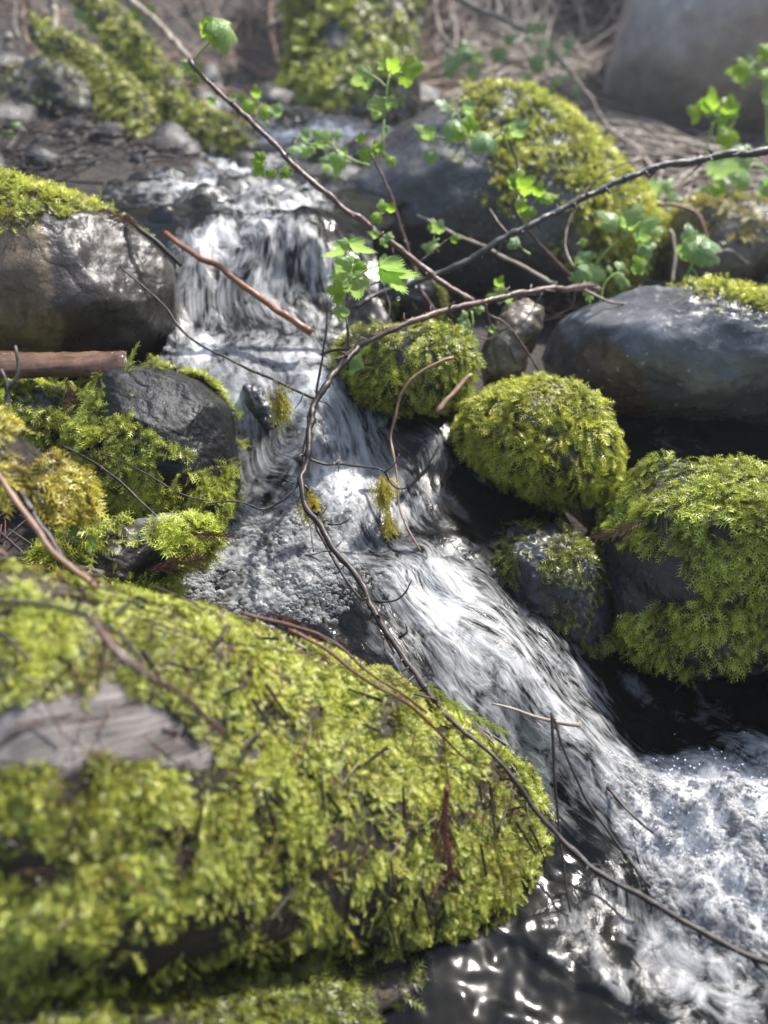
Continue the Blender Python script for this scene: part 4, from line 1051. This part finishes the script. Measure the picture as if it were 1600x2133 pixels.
def leaf(parent, px, py, d, size_px, ang, tilt=35, yaw=0, mat=None, stalk=None, droop=None, lobes=5, name='leaf'):
    """(px,py) = leaf base; ang = direction of the tip in the picture, degrees clockwise from up; tilt = how far the blade leans from facing the camera"""
    s = size_px * d / F * LS
    dr = rs.uniform(.45, 1.0) if droop is None else droop
    V, Fq, vein = leafgeo(s, lobes, dr, rs.uniform(.2, 1.0), rs.randint(1000))
    a = R(ang)
    tipdir = math.sin(a) * RT + math.cos(a) * UP
    nb = -FW
    side = np.cross(tipdir, nb)
    t_ = R(tilt)
    tip2 = tipdir * math.cos(t_) + nb * math.sin(t_)
    nb2 = nb * math.cos(t_) - tipdir * math.sin(t_)
    y_ = R(yaw)
    side2 = side * math.cos(y_) + nb2 * math.sin(y_)
    nb3 = nb2 * math.cos(y_) - side * math.sin(y_)
    base = P(px, py, d)
    W = base + V[:, :1] * side2 + V[:, 1:2] * tip2 + V[:, 2:] * nb3
    o = npmesh(name, W, Fq, mat or M_leaf, parent, attrs={'vein': vein})
    if stalk is not None:
        q = P(stalk[0], stalk[1], stalk[2] if len(stalk) > 2 else d)
        mid = (q + base) / 2 + UP * s * .12
        r_ = max(.0003, s * .035)
        tube('stalk', np.array([[*q, r_ * 1.2], [*mid, r_], [*base, r_]]), M_stalk, o, knob=.05, wob=.2, seg=6)
    return o

def cluster(parent, px, py, d, size, n, mat=None, stem=None, angs=None):
    angs = angs or [rs.uniform(0, 360) for _ in range(n + (1 if 1 < n < 4 else 0))]
    for a in angs:
        k = size * rs.uniform(.7, 1.15)
        bx, by = px + math.sin(R(a)) * size * .42, py - math.cos(R(a)) * size * .42
        leaf(parent, bx, by, d + rs.uniform(-.01, .01), k, a + rs.uniform(-15, 15), rs.uniform(15, 60), rs.uniform(-35, 35), mat, stalk=(px, py, d))

LS = 1.0
# main cluster in focus: an own leafy shoot
sh = tube('leafy_shoot', path([(724, 700, .90), (720, 660, .89), (712, 640, .885), (722, 600, .88), (728, 580, .88), (728, 545, .88)], 5, 3), M_stalk)
tag(sh, 'upright shoot with crinkled lobed green leaves in focus before the dark gap by the falls', 'shoot')
leaf(sh, 727, 510, .88, 36, 200, 8, 62, M_leaf, (728, 552), 1.3)
leaf(sh, 729, 506, .88, 34, 155, 10, -60, M_leaf, None, 1.3)
leaf(sh, 735, 550, .875, 48, 222, 10, 25, M_leaf, (730, 585), .8)
leaf(sh, 740, 578, .872, 46, 165, -8, 5, M_leaf, (728, 592), .5)
leaf(sh, 792, 553, .875, 54, 150, 5, -62, M_leaf, (742, 580), 1.2)
leaf(sh, 799, 553, .876, 50, 170, 5, -35, M_leaf, None, 1.3)
leaf(sh, 738, 556, .878, 26, 80, 20, -10, M_leaf2, (730, 580), .6)
leaf(sh, 712, 604, .88, 32, 265, 25, 10, M_leaf2, (722, 598), .5)
leaf(sh, 712, 622, .882, 20, 240, 20, 30, M_leaf2, (714, 640), .5)
leaf(sh, 710, 641, .882, 28, 182, 0, 0, M_leaf, None, .9, 3)
leaf(sh, 728, 742, .89, 32, 110, 20, 20, M_leaf, (724, 740), .9, 3)
leaf(sh, 738, 757, .89, 24, 190, 0, 10, M_leaf, (730, 742), .9, 3)
def drop(px, py, d, rpx, parent):
    V0, F0 = I2
    s = rpx * d / F
    V = V0 * s
    V[:, 2] = V[:, 2] * 1.15
    return npmesh('water_drop', V + P(px, py, d), F0, M_drop, parent)
drop(830, 622, .87, 4.5, sh); drop(709, 668, .88, 5, sh)
LS = .72
# leaves of the red branch
cluster(rb, 480, 65, .99, 48, 0, M_leaf, angs=[])
leaf(rb, 424, 62, .99, 52, 95, 20, -30, M_leaf2, (450, 80, .99), .5)
leaf(rb, 445, 38, .99, 66, 112, 25, 40, M_leaf, (430, 60, .99), .6)
leaf(rb, 470, 50, .99, 62, 150, 40, 45, M_leaf, (440, 62, .99), 1.0)
leaf(rb, 455, 78, .99, 46, 140, 10, 20, M_leaf2, None, .5)
tube('twig', path([(400, 128, .99), (425, 100, .99), (445, 80, .99)], 5, 3), M_stalk, rb)
leaf(rb, 396, 128, .99, 36, 185, 10, 40, M_leaf, (400, 122, .99), .8, 3)
leaf(rb, 405, 135, .99, 34, 175, 10, -40, M_leaf2, (400, 122, .99), .8, 3)
for k in range(5):
    leaf(rb, 404 + rs.uniform(-6, 8), 145 + k * 8, .99, 12, rs.uniform(100, 250), 20, rs.uniform(-40, 40), M_leaf2, None, .5, 3)
leaf(rb, 484, 204, .99, 16, 20, 20, 0, M_leaf2, None, .3, 3)
for (x, y, s_, n_, mt) in [(800, 445, 26, 3, M_leaf2), (795, 487, 22, 3, M_leaf), (556, 340, 30, 5, M_leaf2), (580, 352, 24, 3, M_leaf2)]:
    cluster(rb, x, y, .995, s_, n_, mt)
# top shoot
st = tube('leafy_shoot', path([(800, 330, 1.08), (797, 290, 1.07), (800, 250, 1.07), (806, 190, 1.06), (812, 155, 1.06)], 6, 4), M_stalk)
tag(st, 'tall shoot with drooping lobed leaves above the big mossy rock, topmost of the bright shoots', 'shoot')
leaf(st, 770, 155, 1.06, 52, 232, 20, 30, M_leaf, (808, 185, 1.06), .6)
leaf(st, 838, 152, 1.06, 72, 85, 50, 10, M_leaf2, (812, 165, 1.06), .3)
leaf(st, 815, 145, 1.07, 42, 40, 60, 0, M_leaf2, (812, 155, 1.06), .3)
leaf(st, 800, 138, 1.07, 28, 300, 60, 10, M_leaf, (810, 150, 1.06), .3)
leaf(st, 790, 210, 1.06, 50, 190, -5, 10, M_leaf, (803, 205, 1.06), .5)
leaf(st, 806, 212, 1.06, 34, 120, 30, -20, M_leaf, (803, 205, 1.06), .5)
leaf(st, 800, 270, 1.07, 20, 60, 20, 0, M_leaf3, (799, 280, 1.07), .4, 3)
SH = [('shoot with pale blurred leaves over the stream above the red branch', [(560, 262, 1.2), (545, 235, 1.2), (538, 225, 1.2)], [(538, 212, 32, 2, M_leaf2), (455, 212, 22, 1, M_leaf), (562, 240, 28, 2, M_leaf3)], 1.2),
      ('blurred shoot of three leaf clusters beside the red branch above the falls', [(770, 345, 1.12), (720, 325, 1.12), (690, 308, 1.12), (640, 300, 1.12), (615, 285, 1.12)], [(618, 290, 34, 2, M_leaf3), (695, 305, 44, 3, M_leaf), (700, 340, 34, 2, M_leaf), (655, 298, 22, 2, M_leaf)], 1.12),
      ('shoot of yellow green leaves at the tip of the upright bare twig', [(775, 330, 1.07), (765, 318, 1.07), (755, 310, 1.07)], [(752, 345, 38, 1, M_leaf2), (752, 305, 26, 2, M_leaf2), (800, 318, 32, 2, M_leaf2), (738, 325, 20, 1, M_leaf)], 1.07),
      ('small pale leaf cluster over the big mossy rock, left of the brightest one', [(950, 300, 1.18), (925, 290, 1.18), (905, 285, 1.18)], [(905, 300, 42, 2, M_leaf), (950, 235, 46, 3, M_leaf3)], 1.18),
      ('bright yellow green leaves before the grey face of the big mossy rock', [(1015, 300, 1.15), (995, 290, 1.15), (985, 285, 1.15)], [(980, 288, 40, 3, M_leaf2)], 1.15),
      ('large cool green leaf at the head of the forked twig', [(1062, 320, 1.10), (1055, 295, 1.10), (1045, 275, 1.10)], [(1048, 280, 54, 2, M_leaf3)], 1.10),
      ('bright leaf pair on the forked twig by the long knobbly branch', [(1082, 430, 1.07), (1088, 415, 1.07), (1095, 408, 1.07)], [(1070, 405, 42, 3, M_leaf2), (1115, 420, 38, 2, M_leaf2)], 1.07),
      ('small bright shoot below the grey bare twig', [(900, 505, 1.05), (910, 500, 1.05), (915, 498, 1.05)], [(905, 492, 30, 2, M_leaf), (930, 500, 28, 1, M_leaf2), (915, 525, 34, 1, M_leaf)], 1.05),
      ('single small green leaf below the long knobbly branch', [(1105, 530, 1.06), (1095, 525, 1.06), (1090, 520, 1.06)], [(1088, 518, 36, 1, M_leaf3)], 1.06),
      ('bright little shoot on the wet reddish branch', [(1030, 622, 1.04), (1034, 612, 1.04), (1036, 605, 1.04)], [(1028, 602, 26, 2, M_leaf2), (1050, 615, 22, 2, M_leaf), (1078, 625, 26, 2, M_leaf), (1080, 650, 22, 1, M_leaf2)], 1.04),
      ('hanging shoot of small lobed leaves below the wet reddish branch', [(982, 648, 1.02), (984, 665, 1.02), (985, 682, 1.02)], [(982, 645, 26, 2, M_leaf), (984, 690, 30, 3, M_leaf), (1010, 680, 26, 1, M_leaf)], 1.02),
      ('plant with large drooping leaves in front of the mossy slope of the big rock', [(1210, 602, 1.14), (1235, 560, 1.13), (1265, 520, 1.12), (1290, 500, 1.12)], [(1240, 530, 70, 1, M_leaf), (1300, 500, 78, 3, M_leaf), (1195, 555, 34, 2, M_leaf3), (1340, 490, 40, 1, M_leaf3), (1200, 510, 26, 1, M_leaf2)], 1.12),
      ('low plant with curling stalks where the blue grey boulder meets the big mossy rock', [(1250, 630, 1.13), (1262, 590, 1.13), (1290, 570, 1.13), (1310, 600, 1.13)], [(1310, 570, 34, 2, M_leaf), (1350, 575, 42, 1, M_leaf2), (1275, 575, 24, 2, M_leaf)], 1.13),
      ('plant with broad veined leaves above the crest of the blue grey boulder', [(1425, 630, 1.15), (1430, 580, 1.14), (1440, 550, 1.13)], [(1445, 520, 48, 3, M_leaf3), (1440, 560, 66, 3, M_leaf), (1480, 570, 70, 1, M_leaf3)], 1.13),
      ('small plant at the right edge before the pale boulder', [(1598, 300, 1.5), (1595, 220, 1.5), (1590, 150, 1.5)], [(1575, 130, 50, 2, M_leaf2), (1585, 165, 50, 3, M_leaf3)], 1.5),
      ('blurred bright plant under the pale boulder, left one', [(1470, 320, 1.5), (1480, 280, 1.5), (1485, 255, 1.5)], [(1478, 245, 46, 3, M_leaf2), (1530, 255, 46, 3, M_leaf2)], 1.5),
      ('soft green plant beyond the long knobbly branch at the right', [(1470, 420, 1.45), (1472, 390, 1.45), (1475, 375, 1.45)], [(1475, 378, 50, 4, M_leaf3)], 1.45),
      ('broad blurred green leaves at the right edge', [(1640, 460, 1.35), (1610, 400, 1.35), (1590, 370, 1.35)], [(1590, 350, 80, 3, M_leaf3), (1585, 400, 70, 3, M_leaf3), (1590, 440, 60, 2, M_leaf), (1520, 405, 44, 1, M_leaf2)], 1.35),
      ('narrow green leaf lying behind the mossy slope of the big rock', [(1340, 412, 1.4), (1360, 412, 1.4), (1380, 411, 1.4)], [(1375, 411, 42, 2, M_leaf3), (1320, 418, 40, 2, M_leaf2), (1240, 415, 26, 2, M_leaf)], 1.4)]
for lb, stem_, cl, d in SH:
    o = tube('leafy_plant', path(stem_, 5, 4), M_stalk, knob=.05)
    tag(o, lb, 'plant', 'leafy shoots along the stream')
    for (x, y, s_, n_, mt) in cl:
        cluster(o, x, y, d, s_, n_, mt)
# blurred seedlings on the far bank
BGP = [(1120, 75, 2.0, 46, M_leaf3, 'blurred seedling at the top of the bank'), (1165, 100, 2.0, 44, M_leaf3, 'blurred seedling beside the pale stick on the bank'), (990, 95, 2.1, 50, M_leaf3, 'pale blurred plant at the foot of the bank, left of the pale stick'), (1040, 90, 2.05, 44, M_leaf3, 'pale blurred plant under the pale stick'),
       (960, 150, 2.0, 50, M_leaf3, 'dull green plant in the shade behind the big mossy rock'), (1105, 150, 1.9, 44, M_leaf3, 'small blurred plant above the crest of the big mossy rock'), (1200, 170, 1.9, 36, M_leaf3, 'small pale plant on the brown litter behind the big mossy rock'), (1150, 185, 1.85, 30, M_leaf, 'tiny green plant by the thin arching stem'),
       (340, 320, 1.65, 36, M_leaf, 'small green plant on the low dark rock at the upper left'), (308, 340, 1.62, 40, M_leaf3, 'pale green leaf on the low dark rock at the upper left'), (400, 322, 1.65, 32, M_leaf2, 'bright small plant on the low dark rock near the stream'),
       (85, 55, 2.2, 20, M_leaf, 'faint seedling in the top left shade'), (165, 50, 2.2, 60, M_leaf3, 'blurred green plant at the head of the broad mossy root'), (290, 5, 2.2, 50, M_leaf2, 'bright leaf at the top edge over the roots'), (800, 30, 2.3, 50, M_leaf, 'green plant at the top edge before the mossy trunk'), (22, 270, 1.5, 30, M_leaf, 'tiny plant beside the pale stick above the left boulder'), (520, 205, 1.6, 30, M_leaf2, 'bright small leaf over the upper stream')]
for (x, y, d, s_, mt, lb) in BGP:
    o = tube('seedling', path([(x + 8, y + s_ * 1.1, d + .01), (x + 3, y + s_ * .5, d), (x, y, d)], 5, 4), M_stalk, knob=.05)
    tag(o, lb, 'seedling', 'seedlings on the far bank')
    cluster(o, x, y, d, s_ * .75, 4, mt)
# glossy foreground leaf by the ledge
fl = leaf(None, 182, 1128, .66, 52, 82, 60, 10, M_leaf, None, .3, 3, 'glossy_leaf'); tag(fl, 'glossy green leaf lying on the moss beside the ledge, left of the water', 'leaf')
fl = leaf(None, 150, 1100, .66, 44, 120, 55, 0, M_leaf, None, .2, 3, 'glossy_leaf'); tag(fl, 'narrow green leaf just above the glossy leaf on the ledge moss', 'leaf')

# cedar sprays
def cedar(px, py, d, ang, lpx, mat, lb, curve=.25, n=26, wd=.34):
    s = lpx * d / F
    a = R(ang)
    t1 = math.sin(a) * RT + math.cos(a) * UP; b1 = np.cross(t1, -FW)
    base = P(px, py, d)
    VS, FS, k = [], [], 0
    def strip(p0, p1, w_):
        nonlocal k
        dd = nrm(p1 - p0); sd_ = nrm(np.cross(dd, -FW)) * w_
        up_ = -FW * w_ * .5
        VS.extend([p0 + sd_, p0 - sd_, p1 - sd_ * .5, p1 + sd_ * .5, (p0 + p1) / 2 + up_]); FS.extend([(k, k + 1, k + 4), (k + 1, k + 2, k + 4), (k + 2, k + 3, k + 4), (k + 3, k, k + 4)]); k += 5
    for i in range(n):
        t = i / n
        c0 = base + t1 * s * t + b1 * s * curve * t * t + FW * -.002
        c1 = base + t1 * s * (t + 1 / n) + b1 * s * curve * (t + 1 / n) ** 2 + FW * -.002
        strip(c0, c1, s * .016)
        sg = 1 if i % 2 else -1
        L = s * wd * math.sin(math.pi * (.2 + .75 * t)) * rs.uniform(.45, 1.25)
        dr = nrm(t1 * rs.uniform(.9, 1.8) + b1 * sg * (.75) + b1 * curve * 2 * t + FW * rs.uniform(-.4, .3))
        m_ = 7
        for j in range(m_):
            q0 = c0 + dr * L * j / m_ - UP * L * .12 * (j / m_) ** 2; q1 = c0 + dr * L * (j + 1) / m_ - UP * L * .12 * ((j + 1) / m_) ** 2
            strip(q0, q1, s * .010)
            for s2 in (1, -1):
                strip(q0, q0 + nrm(dr + s2 * np.cross(dr, -FW) * .8) * L * .17 * (1 - j / m_ * .6), s * .007)
    o = npmesh('cedar_spray', np.array(VS), np.array(FS), mat, None, attrs={'uvw': np.zeros((len(VS), 3)), 'rnd': rs.rand(len(VS)), 'tt': np.full(len(VS), .8)})
    tag(o, lb, 'cedar spray', 'fallen cedar sprays')
cedar(890, 1425, .665, 128, 200, M_mossg, 'long green cedar spray lying along the log beside the dark branch', -.12, wd=.16)
cedar(925, 1660, .598, 178, 190, M_redneedle, 'dead brown cedar spray hanging on the front of the log', .05)
cedar(1340, 1085, .78, 245, 110, M_redneedle, 'rust red cedar spray between the rocks left of the large mossy boulder', .1)
cedar(290, 760, .86, 215, 110, M_redneedle, 'rust red cedar spray hanging below the end of the short brown log', .1)
cedar(140, 790, .845, 165, 120, M_redneedle, 'dead cedar spray hanging from the moss under the short brown log', .1)
cedar(80, 400, .92, 245, 120, M_redneedle, 'dead cedar spray on the mossy top of the left boulder', .1)
cedar(310, 1190, .70, 72, 130, M_redneedle, 'wet dark red cedar spray at the edge of the bubbling water', .1)
cedar(400, 1110, .73, 100, 90, M_redneedle, 'small red cedar spray at the foot of the black mossy rock', -.1)
cedar(225, 800, .845, 60, 95, M_moss, 'fresh green spray beside the end of the short brown log', .1, wd=.2)
cedar(262, 775, .84, 20, 70, M_mossg, 'small upright green sprig at the tip of the short brown log', .1, wd=.2)
cedar(300, 470, .93, 285, 90, M_redneedle, 'dead cedar spray across the wet shoulder of the left boulder', .1)
cedar(560, 1275, .665, 110, 130, M_redneedle, 'dead cedar spray along the water edge of the big log', .1, wd=.2)

# ------------------------------------------------------------------ litter on the banks
def sticks(name, xy, zf, Lr, rr, mat, flat=.25, lift=.004, seed=0):
    n = len(xy)
    L = rs.uniform(*Lr, n); r = rs.uniform(*rr, n)
    a = rs.uniform(0, 2 * math.pi, n)
    dx = np.c_[np.cos(a), np.sin(a)] * (L / 2)[:, None]
    p0 = np.c_[xy - dx, zf(xy - dx) + lift + rs.rand(n) * flat * .08]
    p1 = np.c_[xy + dx, zf(xy + dx) + lift + rs.rand(n) * flat * .08]
    pm = (p0 + p1) / 2; pm[:, 2] += L * rs.uniform(-.02, .16, n); pm[:, :2] += rs.normal(0, .07, (n, 2)) * L[:, None]
    sg = 5; th = np.linspace(0, 2 * math.pi, sg, endpoint=False)
    T = nrm(p1 - p0); A = nrm(np.cross(T, [0, .1, 1])); B = np.cross(T, A)
    V = []
    for t in np.linspace(0, 1, 5):
        c = p0 * (1 - t) ** 2 + 2 * pm * t * (1 - t) + p1 * t * t
        q = r * (1 - .45 * t)
        V.append(c[:, None] + A[:, None] * (np.cos(th)[None] * q[:, None])[..., None] + B[:, None] * (np.sin(th)[None] * q[:, None])[..., None])
    V = np.stack(V, 1)
    i = np.arange(5 * sg).reshape(5, sg); j = np.roll(i, -1, 1)
    Q = np.stack([i[:-1], i[1:], j[1:], j[:-1]], -1).reshape(-1, 4)
    Fc = Q[None] + (np.arange(n) * 5 * sg)[:, None, None]
    o = npmesh(name, V.reshape(-1, 3), Fc.reshape(-1, 4), mat, attrs={'uvw': V.reshape(-1, 3)})
    tag(o, kind='stuff'); return o
def region(n, xr, yr): return np.c_[rs.uniform(*xr, n), rs.uniform(*yr, n)]
dry = lambda xy: xy[(gz(xy) > wz(xy) + .004)]
q = region(3200, (.18, 1.7), (1.35, 3.6)); sticks('litter_sticks', q, gz, (.06, .30), (.0012, .0045), M_palestick)
q = region(3600, (.15, 1.8), (1.3, 3.6)); sticks('litter_twigs', q, gz, (.04, .22), (.0010, .0036), M_redbark)
q = region(900, (-1.5, .3), (2.0, 3.6)); sticks('dead_twigs', q, gz, (.06, .30), (.0015, .005), M_tanstick)
q = dry(region(3600, (-1.3, -.15), (.6, 2.4))); sticks('fallen_twigs', q, gz, (.02, .12), (.0008, .0024), M_twig)
q = dry(region(900, (-.8, -.1), (.4, 1.2))); sticks('cedar_needles', q, gz, (.01, .05), (.0005, .0012), M_redneedle)
# needles caught on moss of the log
p, nn = sample(lg[1], lg[2], 220, lambda a, b: seen(a, b) * sm(.2, .7, b[:, 2]) * (a[:, 0] > -.3))
def needles_on(name, p, nn, L, r, mat):
    n = len(p); t = rs.normal(size=(n, 3)); t = nrm(t - (t * nn).sum(1, keepdims=True) * nn * .8)
    p = p + nn * .007
    Ls = rs.uniform(.4, 1, n)[:, None] * L
    A = nrm(np.cross(t, nn)); B = np.cross(t, A)
    V = []
    for s_, k in ((-.5, 1), (.5, .5)):
        for (ca, sa) in ((1, 0), (-.5, .87), (-.5, -.87)):
            V.append(p + t * Ls * s_ + (A * ca + B * sa) * r * k)
    V = np.stack(V, 1)
    Q = np.array([(0, 1, 4, 3), (1, 2, 5, 4), (2, 0, 3, 5)])
    o = npmesh(name, V.reshape(-1, 3), (Q[None] + (np.arange(n) * 6)[:, None, None]).reshape(-1, 4), mat, attrs={'uvw': V.reshape(-1, 3)})
    tag(o, kind='stuff')
needles_on('fallen_needles', p, nn, .026, .0006, M_redneedle)
p3_, n3_ = sample(lg[1], lg[2], 60, lambda a, b: seen(a, b) * sm(.0, .5, b[:, 2]) * (a[:, 0] > -.3))
needles_on('bark_scraps', p3_, n3_, .035, .0016, M_twig)
needles_on('pale_needles', p[::3] + .002, nn[::3], .022, .0005, M_palestick)
# pebbles in the shallows and upper left rubble
q = region(620, (-1.2, .1), (1.25, 2.7)); zz = gz(q) - .004
V0, F0 = ico(3)
n = len(q)
sz = np.clip(rs.lognormal(math.log(.015), .75, n), .004, .08)
dfm = 1 + .35 * fbm(V0 * 1.6, 400, 2)
ax = rs.uniform(.6, 1.3, (n, 1, 3)) * sz[:, None, None]; ax[:, :, 2] *= .7
off = rs.uniform(0, 90, (n, 1, 3))
dfm = 1 + .55 * fbm(V0[None] * 1.3 + off, 400, 3, .6)
V = np.c_[q, zz][:, None] + V0[None] * dfm[:, :, None] * ax
pb = npmesh('gravel', V.reshape(-1, 3), (F0[None] + (np.arange(n) * len(V0))[:, None, None]).reshape(-1, 3), M_rubble)
tag(pb, kind='stuff')
# unseen forest around and above: trunks, and foliage added to shade the banks and darken what the water mirrors
m = NT('shade_canopy_leaf'); m.set(Base_Color=(0.05, 0.09, 0.02), Roughness=0.6); M_can = m.m
m = NT('tree_bark'); m.set(Base_Color=(0.05, 0.038, 0.03), Roughness=0.9); M_bark = m.m
def forest():
    n = 3300
    az = rs.uniform(0, 2 * math.pi, n); el = R(1) * rs.uniform(1, 36, n) ; rad = rs.uniform(4.2, 6.6, n)
    c = np.c_[np.sin(az) * np.cos(el) * rad, np.cos(az) * np.cos(el) * rad + 1, np.sin(el) * rad + .5]
    k = fbm(c * .35, 500, 3)
    sdv = np.array(sdir)
    dl = nrm(c - np.array([0, 1, .3])) @ sdv
    c = c[(k > -.16) & (dl < math.cos(R(9)))]
    n = len(c)
    a = nrm(rs.normal(size=(n, 3))); b = nrm(np.cross(a, rs.normal(size=(n, 3))))
    s = rs.uniform(.16, .38, n)[:, None]
    V = np.stack([c + a * s, c + b * s * .6, c - a * s, c - b * s * .6], 1)
    o = npmesh('shade_canopy', V.reshape(-1, 3), (np.arange(n * 4).reshape(n, 4)), M_can, smooth=False)
    tag(o, kind='stuff')
forest()
for i, (x, y, r_) in enumerate([(-3.5, 5, .35), (-1.6, 5.4, .3), (1.2, 5.8, .35), (3.4, 5.2, .3), (-4.5, 1.5, .3), (4.6, 1.8, .3), (-3, -3, .35), (2.8, -3.4, .3), (0.2, -5, .35)]):
    zb = float(gz(np.array([[x, y]]))[0]) - .2
    pts = np.array([[x, y, zb, r_ * 1.3], [x + .05, y, zb + .8, r_], [x + .1, y + .1, zb + 3, r_ * .8], [x, y + .1, zb + 5, r_ * .4]])
    V, tri, uv = tubegeo(pts, seg=16, knob=0, wob=.05, step=.2)
    o = npmesh('forest_trunk', V, tri, M_bark)
    tag(o, ['slim dark trunk far back beyond the upper left bank', 'dark trunk beyond the bank, left of the mossy tree', 'dark trunk beyond the bank behind the mossy tree', 'dark trunk far beyond the pale boulder', 'dark trunk standing left of the stream', 'dark trunk standing right of the stream', 'dark trunk left of where the photographer stands', 'dark trunk right of where the photographer stands', 'dark trunk behind where the photographer stands'][i], 'tree', 'forest trunks round the stream')

def haze():
    import bmesh
    bm = bmesh.new(); bmesh.ops.create_cube(bm, size=1)
    for v in bm.verts:
        v.co = Vector((v.co.x * 60, v.co.y * 60, 0)) + Vector((0, 0, 6.6 if v.co.z > 0 else -3))
    me = bpy.data.meshes.new('haze'); bm.to_mesh(me); bm.free()
    m = bpy.data.materials.new('haze'); m.use_nodes = True
    t = m.node_tree; t.nodes.clear()
    o_ = t.nodes.new('ShaderNodeOutputMaterial'); v = t.nodes.new('ShaderNodeVolumePrincipled')
    v.inputs['Color'].default_value = (.9, .93, 1, 1); v.inputs['Density'].default_value = 0.012; v.inputs['Anisotropy'].default_value = .3
    t.links.new(v.outputs[0], o_.inputs['Volume'])
    me.materials.append(m)
    o = bpy.data.objects.new('haze', me); link(o); tag(o, kind='stuff')
haze()
